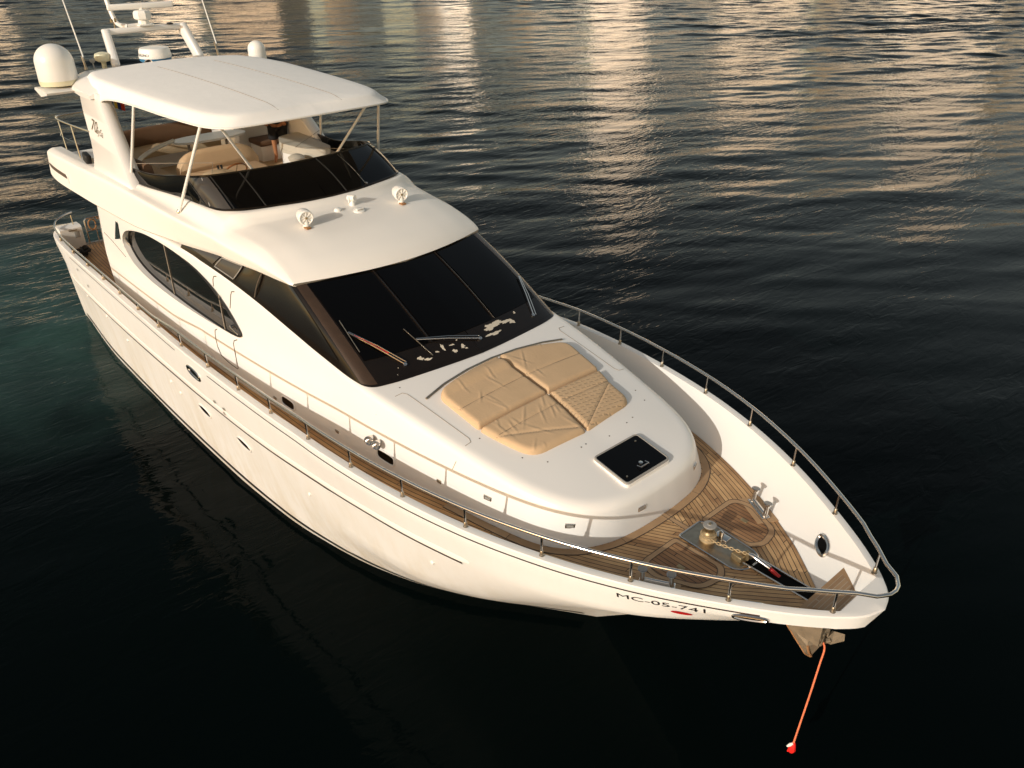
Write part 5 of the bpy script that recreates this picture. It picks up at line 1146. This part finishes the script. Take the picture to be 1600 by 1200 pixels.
# rope heap on the stern side deck, flag
m = MB()
for k in range(6):
    a0 = rng.uniform(0, 6.28); R0 = rng.uniform(.08, .17); cx_, cy_ = -10.25+rng.uniform(-.12, .12), -2.2+rng.uniform(-.08, .08)
    m.tube([(cx_+R0*math.cos(t+a0), cy_+R0*.8*math.sin(t+a0), 2.09+.03*k+.02*math.sin(3*t)) for t in np.linspace(0, 6.0, 22)], .028, 7)
o = m.done('rope_heap', 'dark_rope'); tag(o, 'dark heap of mooring rope on the stern side deck behind the handrail', 'rope')
m = MB(); fl_ = empty('ensign', (-7.6, -1.38, 6.28)); tag(fl_, 'small yellow, blue and red flag hanging limp below the canopy', 'flag')
for k, (mt, w0, w1) in enumerate((('flag_yellow', 0, .055), ('flag_blue', .055, .12), ('flag_red', .12, .20))):
    q = MB(); q.grid([[(.03*math.sin(7*(w0+(w1-w0)*t)+z_*2), w0+(w1-w0)*t-.1, -.05-z_*.26-.5*(w0+(w1-w0)*t)) for z_ in np.linspace(0, 1, 10)] for t in np.linspace(0, 1, 6)]); build('stripe', q.V, q.F, mt, fl_)
q = MB(); q.tube([(0, -.1, -.62), (0, -.1, .2)], .008, 6); build('halyard', q.V, q.F, 'white_paint', fl_)

# person standing at the flybridge bar
def skin_obj(name, pts, edges, mat, parent, levels=2, root=0):
    me = bpy.data.meshes.new(name); me.from_pydata([p[:3] for p in pts], edges, []); o = link(name, me, mat, parent)
    o.modifiers.new('skin', 'SKIN'); sk = me.skin_vertices[0].data
    for i, p in enumerate(pts): r = p[3]; sk[i].radius = (r if not hasattr(r, '__len__') else r[0], r if not hasattr(r, '__len__') else r[1]); sk[i].use_root = (i == root)
    s = o.modifiers.new('sub', 'SUBSURF'); s.levels = levels; s.render_levels = levels
    bpy.context.view_layer.update()
    m2 = bpy.data.meshes.new_from_object(o.evaluated_get(bpy.context.evaluated_depsgraph_get())); o.modifiers.clear(); o.data = m2
    m2.polygons.foreach_set('use_smooth', [True]*len(m2.polygons)); 
    if not m2.materials: m2.materials.append(MATS[mat])
    return o
PE = empty('person', (-6.72, 1.74, 4.435)); PE.rotation_euler.z = math.radians(-35)
tag(PE, 'person in a black top and black shorts standing bare legged under the canopy', 'person')
pts = [(0, 0, .92, (.15, .11)), (0, 0, 1.10, (.14, .10)), (.01, 0, 1.28, (.17, .11)), (.0, 0, 1.43, (.13, .09)), (.0, 0, 1.50, .055), (.02, 0, 1.57, .075), (.03, 0, 1.67, .095), (.02, 0, 1.74, .07),
       (0, .10, .86, .095), (.04, .11, .50, .062), (-.02, .11, .10, .042), (.08, .12, .035, .038), (.15, .12, .025, .03),
       (0, -.10, .86, .095), (.03, -.11, .50, .062), (-.03, -.11, .10, .042), (.07, -.12, .035, .038), (.14, -.12, .025, .03),
       (0, .19, 1.40, .06), (-.06, .33, 1.16, .045), (.10, .24, .98, .035), (.15, .20, .95, .03),
       (0, -.19, 1.40, .06), (-.06, -.33, 1.16, .045), (.10, -.24, .98, .035), (.15, -.20, .95, .03)]
ed = [(0, 1), (1, 2), (2, 3), (3, 4), (4, 5), (5, 6), (6, 7), (0, 8), (8, 9), (9, 10), (10, 11), (11, 12), (0, 13), (13, 14), (14, 15), (15, 16), (16, 17), (3, 18), (18, 19), (19, 20), (20, 21), (3, 22), (22, 23), (23, 24), (24, 25)]
for base, dy_ in ((21, .0), (25, .0)):
    bx, by, bz, _ = pts[base]
    for k, (ox, oy, L) in enumerate(((.0, .028, .06), (.012, .012, .075), (.012, -.006, .078), (.008, -.022, .068), (-.005, -.035, .05))):
        i = len(pts); pts.append((bx+.02+ox, by+oy, bz-.03, .010)); pts.append((bx+.03+ox+L*.4, by+oy*1.3, bz-.05-L*.5, .008)); ed += [(base, i), (i, i+1)]
skin_obj('body', pts, ed, 'skin', PE)
skin_obj('shirt', [(0, 0, .84, (.215, .165)), (0, 0, 1.06, (.20, .155)), (.01, 0, 1.28, (.22, .16)), (0, 0, 1.46, (.15, .115)), (0, .20, 1.40, .10), (-.03, .28, 1.26, .095), (-.06, .34, 1.14, .09), (0, -.20, 1.40, .10), (-.03, -.28, 1.26, .095), (-.06, -.34, 1.14, .09)], [(0, 1), (1, 2), (2, 3), (3, 4), (4, 5), (5, 6), (3, 7), (7, 8), (8, 9)], 'black_cloth', PE)
skin_obj('shorts', [(0, 0, .95, (.19, .15)), (0, .10, .82, .14), (.03, .115, .56, .12), (.03, .115, .5, .118), (0, -.10, .82, .14), (.02, -.115, .56, .12), (.02, -.115, .5, .118)], [(0, 1), (1, 2), (2, 3), (0, 4), (4, 5), (5, 6)], 'black_cloth', PE)
hm_ = MB(); hm_.lathe([(.098, .0), (.108, .04), (.10, .09), (.06, .125), (0, .135)], (.012, 0, 1.66), (-.15, 0, 1), 20); build('hair', hm_.V, hm_.F, 'hair', PE)
fm_ = MB(); fm_.lathe([(.012, -.02), (.016, 0), (.004, .03)], (.128, 0, 1.645), (.3, 0, 1), 8)
for s_ in (-1, 1): fm_.lathe([(.02, -.02), (.022, .0), (.01, .025)], (.03, s_*.098, 1.645), (0, 0, 1), 8)
build('nose_and_ears', fm_.V, fm_.F, 'skin', PE)
fm_ = MB()
for s_ in (-1, 1): fm_.lathe([(.011, 0), (.008, .006), (0, .008)], (.112, s_*.035, 1.67), (1, 0, 0), 8)
build('eyes', fm_.V, fm_.F, 'black_hole', PE)
fm_ = MB(); fm_.box((.112, 0, 1.605), (.012, .045, .010), bev=.004); build('mouth', fm_.V, fm_.F, 'red_paint', PE)
